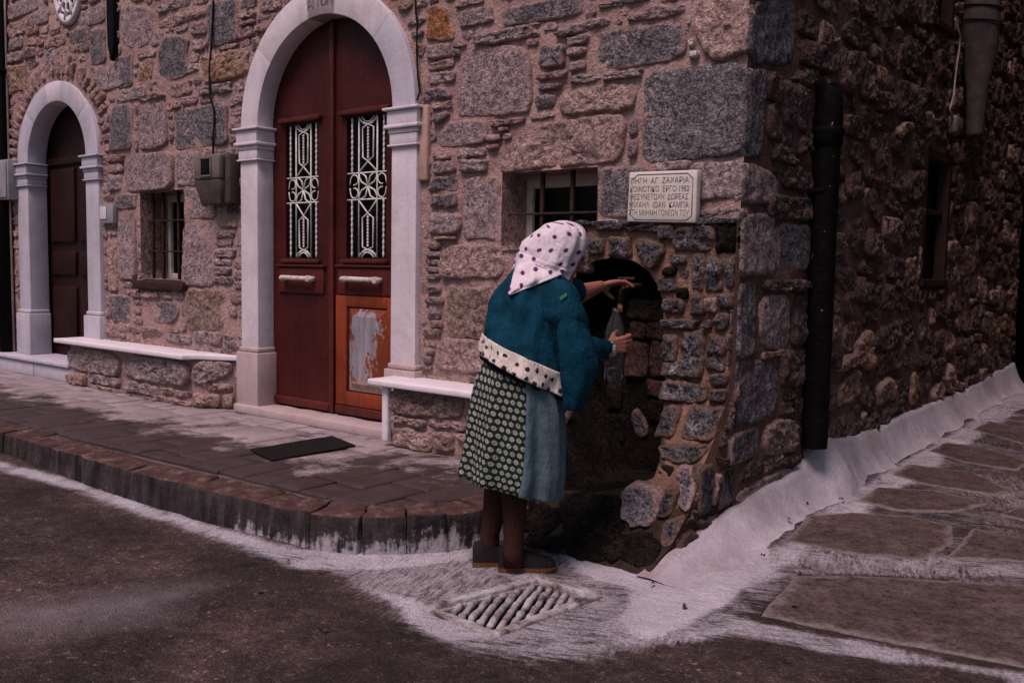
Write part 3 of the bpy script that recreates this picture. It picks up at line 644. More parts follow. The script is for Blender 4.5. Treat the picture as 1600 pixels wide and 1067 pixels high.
# thin voussoir stones packed round the small arch
for k in range(30):
    a = math.pi * (k + .5) / 30; r0 = RO1 + .05 + random.uniform(0, .015); r1 = r0 + random.uniform(.13, .2)
    sx, sz = 1.0, (ZA1 + .17) / RO1
    hw = 0.5 * math.pi * RO1 / 30 * .78
    c, s_ = math.cos(a), math.sin(a)
    def pt(r, t): return (XC1 + c * r - s_ * t, ZS1 + (s_ * r + c * t) * sz)
    poly = [pt(r0, -hw), pt((r0 + r1) / 2, -hw * 1.1), pt(r1, -hw * 1.1), pt(r1, hw), pt((r0 + r1) / 2, hw * 1.2), pt(r0, hw)]
    cc = np.mean(poly, 0)
    i, j = int((cc[0] - occ.u0) / .01), int((cc[1] - occ.v0) / .01)
    if cc[0] < -8.0 or not (0 <= i < occ.nu and 0 <= j < occ.nv) or occ.a[i, j]: continue
    occ.mark(poly, 0.008); placed.append((area(poly), 0, stone_geo(poly, fac3, random.uniform(.015, .03), 1.2, 1.2, 2), random.choice('pppl')))
for poly in occ.fill([(.16, .08), (.12, .06), (.09, .05), (.06, .04), (.05, .03), (.03, .03)], [3000, 6000, 9000, 14000, 9000, 4000], 0.012, .30, .12):
    placed.append((area(poly) * .8, 0, stone_geo(poly, fac3, random.uniform(.004, .015), 1.8, 1.3, 2), random.choice('ppppplllLLgb')))

SIDE = [
 ('g', [(1162, 0), (1236, 0), (1243, 20), (1241, 80), (1232, 104), (1163, 98)]), ('g', (1160, 106, 1191, 244)), ('L', [(1160, 254), (1195, 262), (1212, 282), (1210, 318), (1166, 320), (1160, 300)]), ('l', (1161, 334, 1210, 432)), ('g', (1213, 350, 1262, 421)), ('r', (1201, 228, 1242, 256)), ('r', (1219, 262, 1262, 298)), ('r', (1194, 114, 1216, 160)), ('r', (1217, 130, 1262, 204)), ('r', (1195, 166, 1240, 224)),
 ('g', (1157, 442, 1178, 556)), ('l', [(1184, 476), (1198, 460), (1232, 460), (1234, 520), (1228, 546), (1200, 547), (1185, 535)]), ('g', [(1156, 566), (1165, 560), (1206, 562), (1214, 590), (1212, 625), (1200, 650), (1180, 661), (1148, 662), (1152, 620)]), ('r', (1217, 545, 1259, 604)), ('r', (1216, 624, 1243, 646)), ('b', [(1190, 672), (1210, 652), (1240, 655), (1244, 690), (1232, 706), (1192, 712)]),
 ('g', (1135, 672, 1184, 720)), ('l', [(1146, 772), (1186, 748), (1234, 728), (1238, 742), (1200, 762), (1150, 792)]), ('d', (1123, 727, 1145, 792)), ('d', (1091, 728, 1111, 802)), ('r', (1190, 436, 1256, 456)),
 ('y', (1186, 548, 1230, 557)), ('r', (1236, 458, 1258, 540)), ('r', (1246, 20, 1275, 60)), ('r', (1246, 66, 1290, 110)), ('r', (1196, 305, 1262, 345)),
 ('r', [(1312, 40), (1330, 28), (1352, 36), (1360, 66), (1350, 84), (1318, 70)]), ('r', (1310, 76, 1336, 150)), ('r', (1342, 96, 1364, 160)), ('y', (1368, 104, 1386, 134)), ('r', (1340, 172, 1384, 200)), ('r', (1312, 185, 1356, 218)), ('r', (1408, 62, 1440, 110)), ('r', (1400, 130, 1440, 190)),
 ('r', [(1318, 700), (1338, 690), (1360, 640), (1372, 650), (1362, 672), (1330, 704)]),
]
occs = Occ(-.75, 9.6, -.15, 4.3)
occs.mark([(-.8, 1.2), (-.8, 4.4), (-.004, 4.4), (-.004, 1.2)], 0.0)
occs.mark([(-.8, -.2), (-.8, 1.3), (-.001, 1.3)] + [(-prof(z), z) for z in (0.65, .48, .342, .198, .02, -.086, -.2)], 0.0)
for o_ in s_op: occs.mark(o_, 0.05)
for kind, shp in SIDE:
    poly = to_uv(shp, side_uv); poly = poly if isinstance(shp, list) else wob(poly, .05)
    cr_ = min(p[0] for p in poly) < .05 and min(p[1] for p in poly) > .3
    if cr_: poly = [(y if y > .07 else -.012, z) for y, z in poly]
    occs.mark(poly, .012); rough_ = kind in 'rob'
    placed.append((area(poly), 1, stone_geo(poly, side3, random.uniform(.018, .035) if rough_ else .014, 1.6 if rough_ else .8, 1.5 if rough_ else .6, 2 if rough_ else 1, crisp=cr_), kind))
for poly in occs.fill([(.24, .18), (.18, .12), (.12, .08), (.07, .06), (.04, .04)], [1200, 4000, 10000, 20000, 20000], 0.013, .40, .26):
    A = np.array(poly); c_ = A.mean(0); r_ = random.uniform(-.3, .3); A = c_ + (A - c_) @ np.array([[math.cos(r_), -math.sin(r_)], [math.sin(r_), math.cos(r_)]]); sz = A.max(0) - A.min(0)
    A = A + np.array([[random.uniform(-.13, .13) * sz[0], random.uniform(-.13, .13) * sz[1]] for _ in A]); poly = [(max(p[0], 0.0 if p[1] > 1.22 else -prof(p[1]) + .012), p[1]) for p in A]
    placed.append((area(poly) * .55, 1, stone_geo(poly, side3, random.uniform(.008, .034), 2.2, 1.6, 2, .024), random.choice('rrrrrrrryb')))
placed.sort(key=lambda t: -t[0])
for a_, w_, (v, f, e), k in placed[:285]: mk('stone', v, f, M[k], swall if w_ else fwall, smear=e)
rest = {}
for a_, w_, (v, f, e), k in placed[285:]: rest.setdefault((w_, k), MB()).add(v, f, e)
def join_mats(name, groups, parent):
    """one object out of several builders, each with its own material"""
    v = []; f = []; mi = []; mats = []; e = []
    for k, b in groups:
        n = len(v); v += b.v; e += b.e; f += [tuple(i + n for i in q) for q in b.f]; mi += [len(mats)] * len(b.f); mats.append(M[k])
    o = mk(name, v, f, None, parent, smear=e)
    for m_ in mats: o.data.materials.append(m_)
    o.data.polygons.foreach_set('material_index', mi); return o
for w_ in (0, 1):
    tag(join_mats('small_stones', [(k[1], b) for k, b in rest.items() if k[0] == w_], swall if w_ else fwall), kind='stuff')
print('stones', len(placed))

# ------------------------------------------------------------------ door frames
def pilaster(parent, xo, xi, zs, yb, yf, mshaft, mbase, zb, plinth, mirror, caps):
    """shaft, plinth and capital of one door jamb, from the wall back (yb) to its face (yf)"""
    lo, hi = min(xo, xi), max(xo, xi); s = 1 if xi > xo else -1
    def bx(name, z0, z1, e, mat, fr=None, bev=.006):
        b = MB(); a0, a1 = lo - (e if s > 0 else e), hi + e
        b.box((a0, yf - e, z0), (a1, yb, z1), bev); return b.build(name, mat, parent)
    bx('plinth', zb, plinth, .028, mbase); bx('plinth_moulding', plinth, plinth + .036, .014, mbase, bev=.012)
    cap = [(0.0, .018, .042), (.018, .095, .022), (.095, .118, .034), (.118, .145, .016), (.145, .205, .010), (.205, .218, .02)]
    k = caps[-1] / .218; b = MB()
    for z0, z1, e in cap: b.box((lo - e, yf - e, zs - z1 * k), (hi + e, yb + .002 * e, zs - z0 * k - .0015), .005)
    b.build('capital', mshaft, parent)
def arch_ring(parent, xc, zs, ri, za, ro, zo, yb, yf, cuts, keymat, mats):
    for q in range(len(cuts) - 1):
        a0, a1 = R(cuts[q]), R(cuts[q + 1]); g = .004
        def fn(p):
            t = (p[0] + 1) / 2; w = (p[1] + 1) / 2
            a = a0 + (a1 - a0) * t; rx = ri + (ro - ri) * w; rz = za + (zo - za) * w
            a += (g / rx) * (0.5 - t)
            y = yb + (yf - yb) * (p[2] + 1) / 2
            return (xc + rx * math.cos(a), y, zs + rz * math.sin(a))
        b = MB(); b.cube(fn, (8, 1, 1), (.03, .05, .05))
        b.build('voussoir', mats[q % len(mats)] if not keymat or q != len(cuts) // 2 - 0 - (len(cuts) % 2 == 0) else keymat, parent)
mb = MB(); mb.box((Xo0, -.04, .3), (Xl0, YD + .03, ZS - .215), .004, (1, 1, 6)); surr = mb.build('door_frame', M['marble'], house); mb = MB(); mb.box((Xl1, -.04, .3), (Xo1, YD + .03, ZS - .215), .004, (1, 1, 6)); mb.build('jamb', M['marble'], surr)
pilaster(surr, Xo0, Xl0, ZS, YD + .03, -.04, M['marble'], M['marble_base'], .03, fac(400, 552, -.06).z, 1, [.0, .225])
pilaster(surr, Xo1, Xl1, ZS, YD + .03, -.04, M['marble'], M['marble_base'], .03, fac(640, 580, -.06).z, -1, [.0, .225])
arch_ring(surr, XC, ZS, RI, ZA, RO - .01, ZA + .185, YD + .03, -.038, [180, 141, 100, 79, 42, 0], None, [M['marble'], M['marble'], M['marble_key'], M['marble'], M['marble_grey']])
mb = MB(); mb.box((Xo1 + .002, -.03, fac(650, 283, -.03).z), (Xo1 + .075, .03, ZS + .0), .01); mb.build('jamb_strip', M['plaster'], surr)
mb = MB(); mb.box((e0, -.03, .3), (d0, YD1 + .03, ZS1 - .2), .004, (1, 1, 6)); surr1 = mb.build('door_frame', M['marble_grey'], house); mb = MB(); mb.box((d1, -.03, .3), (e1, YD1 + .03, ZS1 - .2), .004, (1, 1, 6)); mb.build('jamb', M['marble_grey'], surr1)
pilaster(surr1, e0, d0, ZS1, YD1 + .03, -.03, M['marble_grey'], M['marble_grey'], .16, fac(43, 490, -.05).z, 1, [.0, .21])
pilaster(surr1, e1, d1, ZS1, YD1 + .03, -.03, M['marble_grey'], M['marble_grey'], .16, fac(150, 494, -.05).z, -1, [.0, .21])
arch_ring(surr1, XC1, ZS1, RI1, ZA1, RO1 - .01, ZA1 + .17, YD1 + .03, -.028, [180, 138, 103, 80, 40, 0], None, [M['marble_grey'], M['marble_grey'], M['marble'], M['marble_grey']])
# carved words on the keystone of the big arch
def text_mesh(txt, size, extrude=0.002):
    cu = bpy.data.curves.new('lettering', 'FONT'); cu.body = txt; cu.size = size; cu.extrude = extrude; cu.align_x = 'CENTER'; cu.resolution_u = 3
    o = bpy.data.objects.new('lettering', cu); COL.objects.link(o)
    dg = bpy.context.evaluated_depsgraph_get(); me = bpy.data.meshes.new_from_object(o.evaluated_get(dg))
    v = [tuple(p.co) for p in me.vertices]; f = [tuple(p.vertices) for p in me.polygons]
    bpy.data.objects.remove(o); bpy.data.curves.remove(cu); bpy.data.meshes.remove(me)
    return v, f
arc = 'ΑΙ·ΠΟΙΝ'
for i, ch in enumerate(arc):
    if ch == '·': continue
    a = R(99 - 18 * (i + .5) / len(arc)); rx, rz = RI + .055, ZA + .055
    v, f = text_mesh(ch, .085)
    t = a - R(90); base = Vector((XC + rx * math.cos(a), -.0385, ZS + rz * math.sin(a)))
    mb = MB(); mb.add([(base.x + p[0] * math.cos(t) - p[1] * math.sin(t), base.y - p[2], base.z + p[0] * math.sin(t) + p[1] * math.cos(t)) for p in v], f); mb.build('letter', M['letter'], surr, False)


# ------------------------------------------------------------------ doors
def leaf_poly(x0, x1, xc, ri, zs, za, z0, n=16):
    """half of an arched opening"""
    pts = [(x0, z0), (x1, z0)]
    xs = np.linspace(x1, x0, n)
    return pts + [(x, zs + za * math.sqrt(max(0, 1 - ((x - xc) / ri) ** 2))) for x in xs]
def slab_poly(poly, y0, y1):
    n = len(poly); v = [(x, y0, z) for x, z in poly] + [(x, y1, z) for x, z in poly]
    f = [tuple(range(n)), tuple(range(2 * n - 1, n - 1, -1))] + [(i, i + n, (i + 1) % n + n, (i + 1) % n) for i in range(n)]
    return v, f
dz0 = .075
def dpx(x, y): p = P(x, y, 1, YD); return p.x, p.z
XM = dpx(522, 400)[0]
def grille(x0, x1, z0, z1, y):
    b = MB(); w, h = x1 - x0, z1 - z0; r = .0055
    def q(u, v): return (x0 + w * u, y, z1 - h * v)
    def line(*pts, rr=r): b.tube([q(*p) for p in pts], rr, 6)
    def twist(u, v0, v1):
        n = 40; b.tube([q(u, v0 + (v1 - v0) * i / n) for i in range(n + 1)], [.0055 + .003 * (i % 4 in (1, 2)) for i in range(n + 1)], 6)
    hb, hc = .395, .585
    for a, c in ((0, hb), (hc, 1)): twist(.10, a, c); twist(.93, a, c)
    for u in (.28, .76): line((u, 0), (u, 1))
    line((-.02, hb), (1.02, hb)); line((-.02, hc), (1.02, hc))
    for s_, z_ in ((1, 0), (-1, 1)):
        V = lambda t: z_ + s_ * t
        line((.28, V(.0)), (.40, V(.045)), (.52, V(.058)), (.64, V(.045)), (.76, V(.0)))
        line((.36, V(.0)), (.44, V(.03)), (.52, V(.037)), (.60, V(.03)), (.68, V(.0)))
        line((.28, V(.02)), (.66, V(.075)), (.66, V(.285)), (.52, V(.315)), (.38, V(.285)), (.38, V(.075)), (.76, V(.02)))
        twist(.52, V(.075), V(.30))
        line((.28, V(hb - .005) if s_ > 0 else V(.41)), (.52, V(.315)), (.76, V(hb - .005) if s_ > 0 else V(.41)))
    vm = (hb + hc) / 2
    for su in (-1, 1):
        for sv in (-1, 1):
            tip = (.52 + su * .24, vm + sv * .095)
            line((.52, vm), (.52 + su * .06, vm + sv * .07), (.52 + su * .15, vm + sv * .09), tip)
            line((.52, vm), (.52 + su * .17, vm + sv * .03), (.52 + su * .225, vm + sv * .06), tip)
    for side_, u0 in ((-1, .28), (1, .76)):
        d = .24 * side_
        for sv in (-1, 1):
            pts = []
            for i in range(15):
                t = i / 14; a = 4.6 * t; rad = .062 * (1 - .62 * t)
                pts.append((u0 + d * (.45 - math.cos(a) * .42 * (1 - .55 * t)), vm + sv * (.055 - math.sin(a) * .0 - .045 * math.sin(a) * (1 - .4 * t))))
            line(*([(u0 + d * 1.0, vm + sv * .01), (u0 + d * .95, vm + sv * .035)] + [(u0 + d * (.5 + .42 * math.cos(.35 + a)), vm + sv * (.047 + .036 * math.sin(.35 + a))) for a in np.linspace(0, 4.6, 12)]), rr=.0045)
    return b
def door_leaf(x0, x1, gpx, left):
    lf = house_door
    g0x, g0z = dpx(gpx[0], gpx[3]); g1x, g1z = dpx(gpx[2], gpx[1])
    n = 16
    # leaf as a frame round the glazed opening: stiles, rails and the arched head
    def rect(a0, a1, z0, z1, bev=.003): b = MB(); b.box((a0, YD, z0), (a1, YD + .05, z1), bev); return b
    head = MB(); poly = leaf_poly(x0, x1, XC, RI + .02, ZS, ZA + .02, g1z)
    head.add(*slab_poly(poly, YD, YD + .05)); hd = head.build('leaf_head', M['door'], lf, False)
    b = rect(x0, g0x, g0z, g1z); b.box((g1x, YD, g0z), (x1, YD + .05, g1z), .003); b.build('stiles', M['door'], lf, False)
    b = rect(x0, x1, dz0, g0z); b.build('leaf_panel', M['door'], lf, False)
    b = MB(); b.box((g0x - .005, YD + .035, g0z - .005), (g1x + .005, YD + .045, g1z + .005)); b.build('pane', M['glass'], lf, False)
    grille(g0x + .012, g1x - .004, g0z + .004, g1z - .004, YD + .008).build('grille', M['iron_white'], lf)
    def strip(ax, bx, py, h, out, mat=M['door_trim'], name='moulding', sl=0):
        p0 = dpx(ax, py)
        b = MB(); xa = p0[0]; xb = dpx(bx, py)[0]; z = p0[1] if sl == 0 else sl
        b.box((xa, YD - out, z - h), (xb, YD + .01, z), .005); return b.build(name, mat, lf)
    return g0x, g1x, g0z, g1z
house_door = mk('door', [(XM - .024, YD - .022, dz0), (XM + .016, YD - .022, dz0), (XM + .016, YD - .022, ZS + ZA * .985), (XM - .024, YD - .022, ZS + ZA * .985),
                         (XM - .024, YD + .04, dz0), (XM + .016, YD + .04, dz0), (XM + .016, YD + .04, ZS + ZA * .985), (XM - .024, YD + .04, ZS + ZA * .985)],
                [(0, 1, 2, 3), (0, 4, 5, 1), (1, 5, 6, 2), (2, 6, 7, 3), (3, 7, 4, 0)], M['door_trim'], house, False)
GL = door_leaf(Xl0 - .02, XM - .025, (447, 191, 497, 403), True)
GR = door_leaf(XM + .017, Xl1 + .02, (541, 177, 604, 403), False)
def dbox(x0, x1, z0, z1, out, name, mat, bev=.006):
    b = MB(); b.box((x0, YD - out, z0), (x1, YD + .01, z1), bev); return b.build(name, mat, house_door)
for (g0x, g1x, g0z, g1z) in (GL, GR):
    dbox(g0x - .045, g1x + .045, g1z + .012, g1z + .045, .035, 'moulding', M['door_trim'])
    dbox(g0x - .03, g1x + .03, g0z - .035, g0z - .008, .03, 'moulding', M['door_trim'])
    zt = g0z - .062; dbox(g0x - .07, g1x + .07, zt - .175, zt, .016, 'raised_panel', M['door_trim'], .012); dbox(g0x - .085, g1x + .085, zt + .002, zt + .018, .028, 'moulding', M['door_trim'])
    zc = zt - .075; b = MB(); hx0, hx1 = g0x + .01, g1x - .01
    b.tube([(hx0, YD - .055, zc), (hx0 + .03, YD - .058, zc + .004), (hx1 - .03, YD - .058, zc + .002), (hx1, YD - .055, zc)], [.014, .017, .016, .013], 10)
    for hx in (hx0 + .015, hx1 - .015): b.tube([(hx, YD - .062, zc), (hx, YD - .01, zc)], [.02, .017], 10)
    b.box((hx1 - .04, YD - .072, zc - .022), (hx1 - .005, YD - .045, zc + .022), .008)
    b.build('handle', M['handle'], house_door)
# lower halves: the left one is boarded flat, the right one keeps its old orange panel
dbox(Xl0 - .01, XM - .035, dz0, dz0 + .055, .02, 'kick_board', M['door_trim']); dbox(XM + .03, Xl1 + .01, dz0, dz0 + .055, .02, 'kick_board', M['door_trim'])
zt = dpx(565, 463)[1]; pz0 = dz0 + .06
def dx(x, y=550): return dpx(x, y)[0]
for (a, c, z0, z1) in ((XM + .03, dx(543), pz0, zt), (dx(606), Xl1, pz0, zt), (dx(543), dx(606), zt - .07, zt), (dx(543), dx(606), pz0, pz0 + .09)):
    dbox(a, c, z0, z1, .012, 'old_rail', M['door_orange'], .004)
x0, x1, z0, z1 = dx(547), dx(606), pz0 + .1, zt - .08
v = []; uvs = []
for (bx, o_) in ((0, .004), (.018, .010), (.05, .026)):
    for (cx_, cz_) in ((0, 0), (1, 0), (1, 1), (0, 1)):
        v.append((x0 + bx + (x1 - x0 - 2 * bx) * cx_, YD - o_, z0 + bx + (z1 - z0 - 2 * bx) * cz_)); uvs.append(((bx + (x1 - x0 - 2 * bx) * cx_) / (x1 - x0), (bx + (z1 - z0 - 2 * bx) * cz_) / (z1 - z0)))
f = [(8, 9, 10, 11)] + [(r * 4 + i, r * 4 + (i + 1) % 4, r * 4 + 4 + (i + 1) % 4, r * 4 + 4 + i) for r in range(2) for i in range(4)]
tag(mk('old_panel', v, f, M['peel'], house_door, False, uv=uvs), 'orange panel with its paint peeling off the grey wood')
# sill under the big door
mb = MB(); mb.cube(lambda p: ((Xo0 - .02 + Xo1 + .0) / 2 + (Xo1 - Xo0 + .02) / 2 * p[0], (-.10 + YD + .06) / 2 + (YD + .16) / 2 * p[1], .0 + (.03 + .006 * nz((p[0] * 3, p[1], 0), 2)) * (p[2] + 1)), (14, 2, 1), (.01, .06, .25)); mb.build('door_sill', M['marble_base'], house)
# small door, deep in its frame
dm = slab_poly(leaf_poly(d0 - .02, d1 + .02, XC1, RI1 + .02, ZS1, ZA1 + .02, .17, 24), YD1 + .06, YD1 + .1)
sdoor = mk('door', dm[0], dm[1], M['door_dark'], house, False)
for k in range(2):
    xa = d0 + .05 + k * (RI1 - .01); xb = xa + RI1 - .09
    for z0, z1 in ((.26, .80), (.90, 1.12), (1.2, ZS1 - .05)):
        b = MB(); b.box((xa, YD1 + .035, z0), (xb, YD1 + .065, z1), .016); b.build('panel', M['door_dark'], sdoor)
b = MB(); b.tube([(d1 - .2, YD1 + .03, 1.02), (d1 - .09, YD1 + .03, 1.02)], .011, 8); b.build('handle', M['handle'], sdoor)
b = MB(); b.box((d0 - .02, YD1 + .03, ZS1 - .02), (d1 + .02, YD1 + .07, ZS1 + .05), .01); b.build('transom', M['door_dark'], sdoor)
# marble step of the small door
sx0 = gnd(4, 556, .15).x; syf = -.16
sx1 = fac(101, 560, -.16).x
st = MB(); st.box((sx0 - .3, syf - .025, .125), (sx1 + .1, YD1 + .1, .16), .008); step = st.build('door_step', M['marble_grey'], house)
xm = fac(52, 570, -.16).x
for a, c in ((sx0 - .28, xm - .006), (xm + .006, sx1 + .1)):
    b = MB(); b.box((a, syf, .0), (c, syf + .12, .115), .006); b.build('riser_slab', M['marble_grey'], step)

# ------------------------------------------------------------------ windows
def reveal(parent, x0, x1, z0, z1, depth, mat):
    v = []
    for y in (0.0, depth):
        for (x, z) in ((x0, z0), (x1, z0), (x1, z1), (x0, z1)): v.append((x, y, z))
    b = MB(); n = 8; pts = []
    for k in range(4):
        a, c = [(x0, z0), (x1, z0), (x1, z1), (x0, z1)][k], [(x0, z0), (x1, z0), (x1, z1), (x0, z1)][(k + 1) % 4]
        for i in range(n): pts.append((a[0] + (c[0] - a[0]) * i / n, a[1] + (c[1] - a[1]) * i / n))
    m_ = 6; vv = []; ff = []
    xc, zc = (x0 + x1) / 2, (z0 + z1) / 2
    for j in range(m_ + 1):
        y = -.012 + (depth + .012) * j / m_
        for (x, z) in pts:
            k = 1 - .03 * j / m_ + .012 * nz((x, y, z), 9)
            vv.append((xc + (x - xc) * k, y, zc + (z - zc) * k))
    N = len(pts)
    for j in range(m_):
        for i in range(N): ff.append((j * N + i, j * N + (i + 1) % N, (j + 1) * N + (i + 1) % N, (j + 1) * N + i))
    return mk('reveal', vv, ff, mat, parent)
def window(x0, x1, z0, z1, yfr, frame_mat, bars_v, bars_h, ybar, rev_mat, mull=True):
    b = MB(); t = .045
    b.box((x0 - .01, yfr, z0 - .01), (x0 + t, yfr + .05, z1 + .01)); b.box((x1 - t, yfr, z0 - .01), (x1 + .01, yfr + .05, z1 + .01))
    b.box((x0 + t, yfr, z1 - t * 1.5), (x1 - t, yfr + .05, z1 + .01)); b.box((x0 + t, yfr, z0 - .01), (x1 - t, yfr + .05, z0 + t))
    xm_ = (x0 + x1) / 2
    if mull: b.box((xm_ - .028, yfr - .006, z0 + t), (xm_ + .028, yfr + .044, z1 - t * 1.5))
    w = b.build('window', frame_mat, house, False)
    b = MB(); b.box((x0, yfr + .025, z0), (x1, yfr + .032, z1)); b.build('pane', M['glass'], w, False)
    reveal(w, x0, x1, z0, z1, yfr + .05, rev_mat)
    for u in bars_v: b = MB(); b.box((u - .011, ybar - .011, z0 - .02), (u + .011, ybar + .011, z1 + .02), .003); b.build('bar', M['iron'], w)
    for z in bars_h: b = MB(); b.box((x0 - .04, ybar - .019, z - .006), (x1 + .03, ybar - .0115, z + .006), .002); b.build('crossbar', M['iron'], w)
    return w
def barx(px, py, y): p = P(px, py, 1, y); return p.x, p.z
wa = window(w1[0], w1[1], w1[2], w1[3], .22, M['frame_white'], [barx(240, 380, .07)[0], barx(256, 380, .07)[0], barx(280, 380, .07)[0]], [barx(260, 345, .07)[1], barx(260, 393, .07)[1]], .07, M['b'])
b = MB(); b.cube(lambda p: ((w1[0] + w1[1]) / 2 - .02 + (.36) * p[0], -.005 + .05 * p[1] + .008 * nz((p[0], p[2], 3), 3), w1[2] - .045 + .035 * p[2] + .01 * nz((p[0] * 2, p[1], 0), 3)), (10, 2, 2), (.05, .2, .3)); b.build('sill', M['iron'], wa)
wb = window(w2[0], w2[1], w2[2], w2[3], .20, M['frame_white'], [barx(848, 300, .06)[0], barx(895, 300, .06)[0]], [barx(860, 334, .06)[1], barx(800, 392, .06)[1]], .06, M['p'], False)
def side_window(q, mid):
    y0, y1, z0, z1 = q; t = .06
    def bx(b, a0, a1, c0, c1, x0=-.07, x1=.012): b.box((x0, a0, c0), (x1, a1, c1), .006)
    b = MB(); bx(b, y0 - .05, y0 + .01, z0 - .02, z1 + .05); bx(b, y1 - .01, y1 + .06, z0 - .02, z1 + .05); bx(b, y0 + .01, y1 - .01, z1 - .02, z1 + .05); bx(b, y0 - .06, y1 + .06, z0 - .05, z0 + .0, -.07, .03)
    if mid: bx(b, y0 + .01, y1 - .01, mid - .02, mid + .02, -.07, -.02)
    w = b.build('window', M['frame_red'], house, False)
    b = MB(); b.box((-.085, y0, z0), (-.075, y1, z1)); b.build('pane', M['glass'], w, False)
side_window(swin, side(1462, 332).z); side_window(swin2, None)

# ------------------------------------------------------------------ benches
def bench(label, xa, xb, yf, ztop, blocks, end=True, slab_over=(.06, .02), xback=None):
    xk = lambda y: 0.0 if xback is None else (xback - xb) * max(0.0, min(1.0, (y - yf) / -yf))
    t = thing('stone_bench', label, 'bench', ((xa + xb) / 2, yf / 2, 0), 'marble topped benches built against the facade')
    b = MB()
    def cf(p):
        y = (yf + .045) / 2 + (.02 - yf - .025) / 2 * p[1]; k = (p[0] + 1) / 2; return (xa + .03 + (xb - .06 - xa + xk(y)) * k, y, (ztop - .045) * (p[2] + 1) / 2)
    b.cube(cf, (6, 3, 4), (.02, .05, .05)); core = b.build('core', M['mortar'], t)
    b = MB(); b.cube(lambda p: (xa - slab_over[0] + (xb - xa + sum(slab_over) + xk((yf - .075) / 2 + (-yf + .075) / 2 * p[1])) * (p[0] + 1) / 2, (yf - .075 + .0) / 2 + (-yf + .075) / 2 * p[1], ztop - .018 + .018 * p[2] + .002 * nz((p[0] * 4, p[1], 0), 2)), (8, 3, 1), (.008, .05, .4)); b.build('seat_slab', M['slab'], t)
    for kind, pln, shp in blocks:
        if pln == 'f':
            un = lambda x, y: (lambda q: (q.x, q.z))(fac(x, y, yf)); to3 = lambda u, v, w: (u, yf + .03 - w, v)
        else:
            e_ = Vector(((xback if xback is not None else xb) - xb, -yf, 0)); eL = e_.length; e_.normalize(); nn_ = Vector((e_.y, -e_.x, 0)); o_ = Vector((xb, yf, 0))
            def un(x, y):
                d = Vector(ray(x, y)); c = Vector(CAM); q = c + d * ((o_ - c).dot(nn_) / d.dot(nn_)); return ((q - o_).dot(e_), q.z)
            def to3(u, v, w): q = o_ + e_ * u + nn_ * (w - .03); return (q.x, q.y, v)
        poly = to_uv(shp, un); poly = wob(poly, .04) if not isinstance(shp, list) else poly
        poly = [(u, min(max(v, .0), ztop - .04)) for u, v in poly]
        sg = stone_geo(poly, to3, random.uniform(.03, .045), 1.2, 1.5, 2)
        mk('stone', sg[0], sg[1], M[kind], core, smear=sg[2])
    return t
b1x0, b1x1 = fac(103, 560, -.2).x, fac(297, 600, -.2).x
bench('marble topped stone bench left of the red double door, under the barred window', b1x0, b1x1, -.2, .385,
      [('l', 'f', [(101, 541), (184, 551), (186, 590), (150, 584), (103, 577)]), ('l', 'f', [(189, 552), (296, 563), (297, 605), (250, 600), (192, 590)]),
       ('p', 'f', (104, 582, 132, 602)), ('l', 'f', (135, 586, 184, 602)), ('l', 'f', (190, 598, 245, 616)), ('p', 'f', (250, 608, 296, 619)), ('p', 'f', (140, 604, 188, 618)), ('l', 'f', (192, 618, 236, 632)), ('p', 'f', (240, 622, 296, 643)),
       ('l', 's', [(299, 563), (362, 560), (363, 585), (330, 598), (299, 606)]), ('p', 's', (318, 598, 362, 612)), ('p', 's', (300, 614, 345, 640)), ('p', 's', (347, 615, 364, 638))], xback=Xo0 - .035)
b2x0, b2x1 = fac(604, 640, -.2).x, -1.22
bt = bench('marble topped stone bench between the red double door and the wall fountain', b2x0, b2x1, -.2, .39,
      [('b', 'f', [(606, 603), (722, 612), (720, 650), (700, 657), (640, 650), (608, 646)]), ('p', 'f', (608, 652, 662, 664)), ('p', 'f', (664, 656, 728, 671)), ('p', 'f', [(606, 668), (640, 668), (672, 680), (672, 712), (650, 718), (606, 708)]), ('b', 'f', (676, 675, 706, 706)), ('p', 'f', (710, 676, 735, 690)), ('l', 'f', (678, 713, 718, 733)), ('p', 'f', (652, 720, 676, 732)), ('l', 'f', (738, 612, 800, 660)), ('p', 'f', (735, 690, 790, 735))], slab_over=(.085, .0))
b = MB(); lx = fac(602, 640, -.23).x; b.box((lx - .028, -.235, .03), (lx + .02, -.195, .353), .01, (1, 1, 4)); b.build('leg', M['slab'], bt)

# ------------------------------------------------------------------ fountain
ftn = thing('wall_fountain', 'dark stone wall fountain with an arched niche at the corner of the house', 'fountain', (-.5, -.4, -.17))
fw = sheet('front_wall', -1.02, 0.0, -.22, 1.27, 0.016, lambda u, v, w: (u, -np.interp(v, [-0.17, -0.152, -0.086, 0.019, 0.198, 0.342, 0.48, 0.65, 1.26], [0.74, 0.70, 0.54, 0.40, 0.285, 0.155, 0.07, 0.04, 0.035]) - w, v), [niche], M['mortar_fountain'], ftn, 0.014, 21)
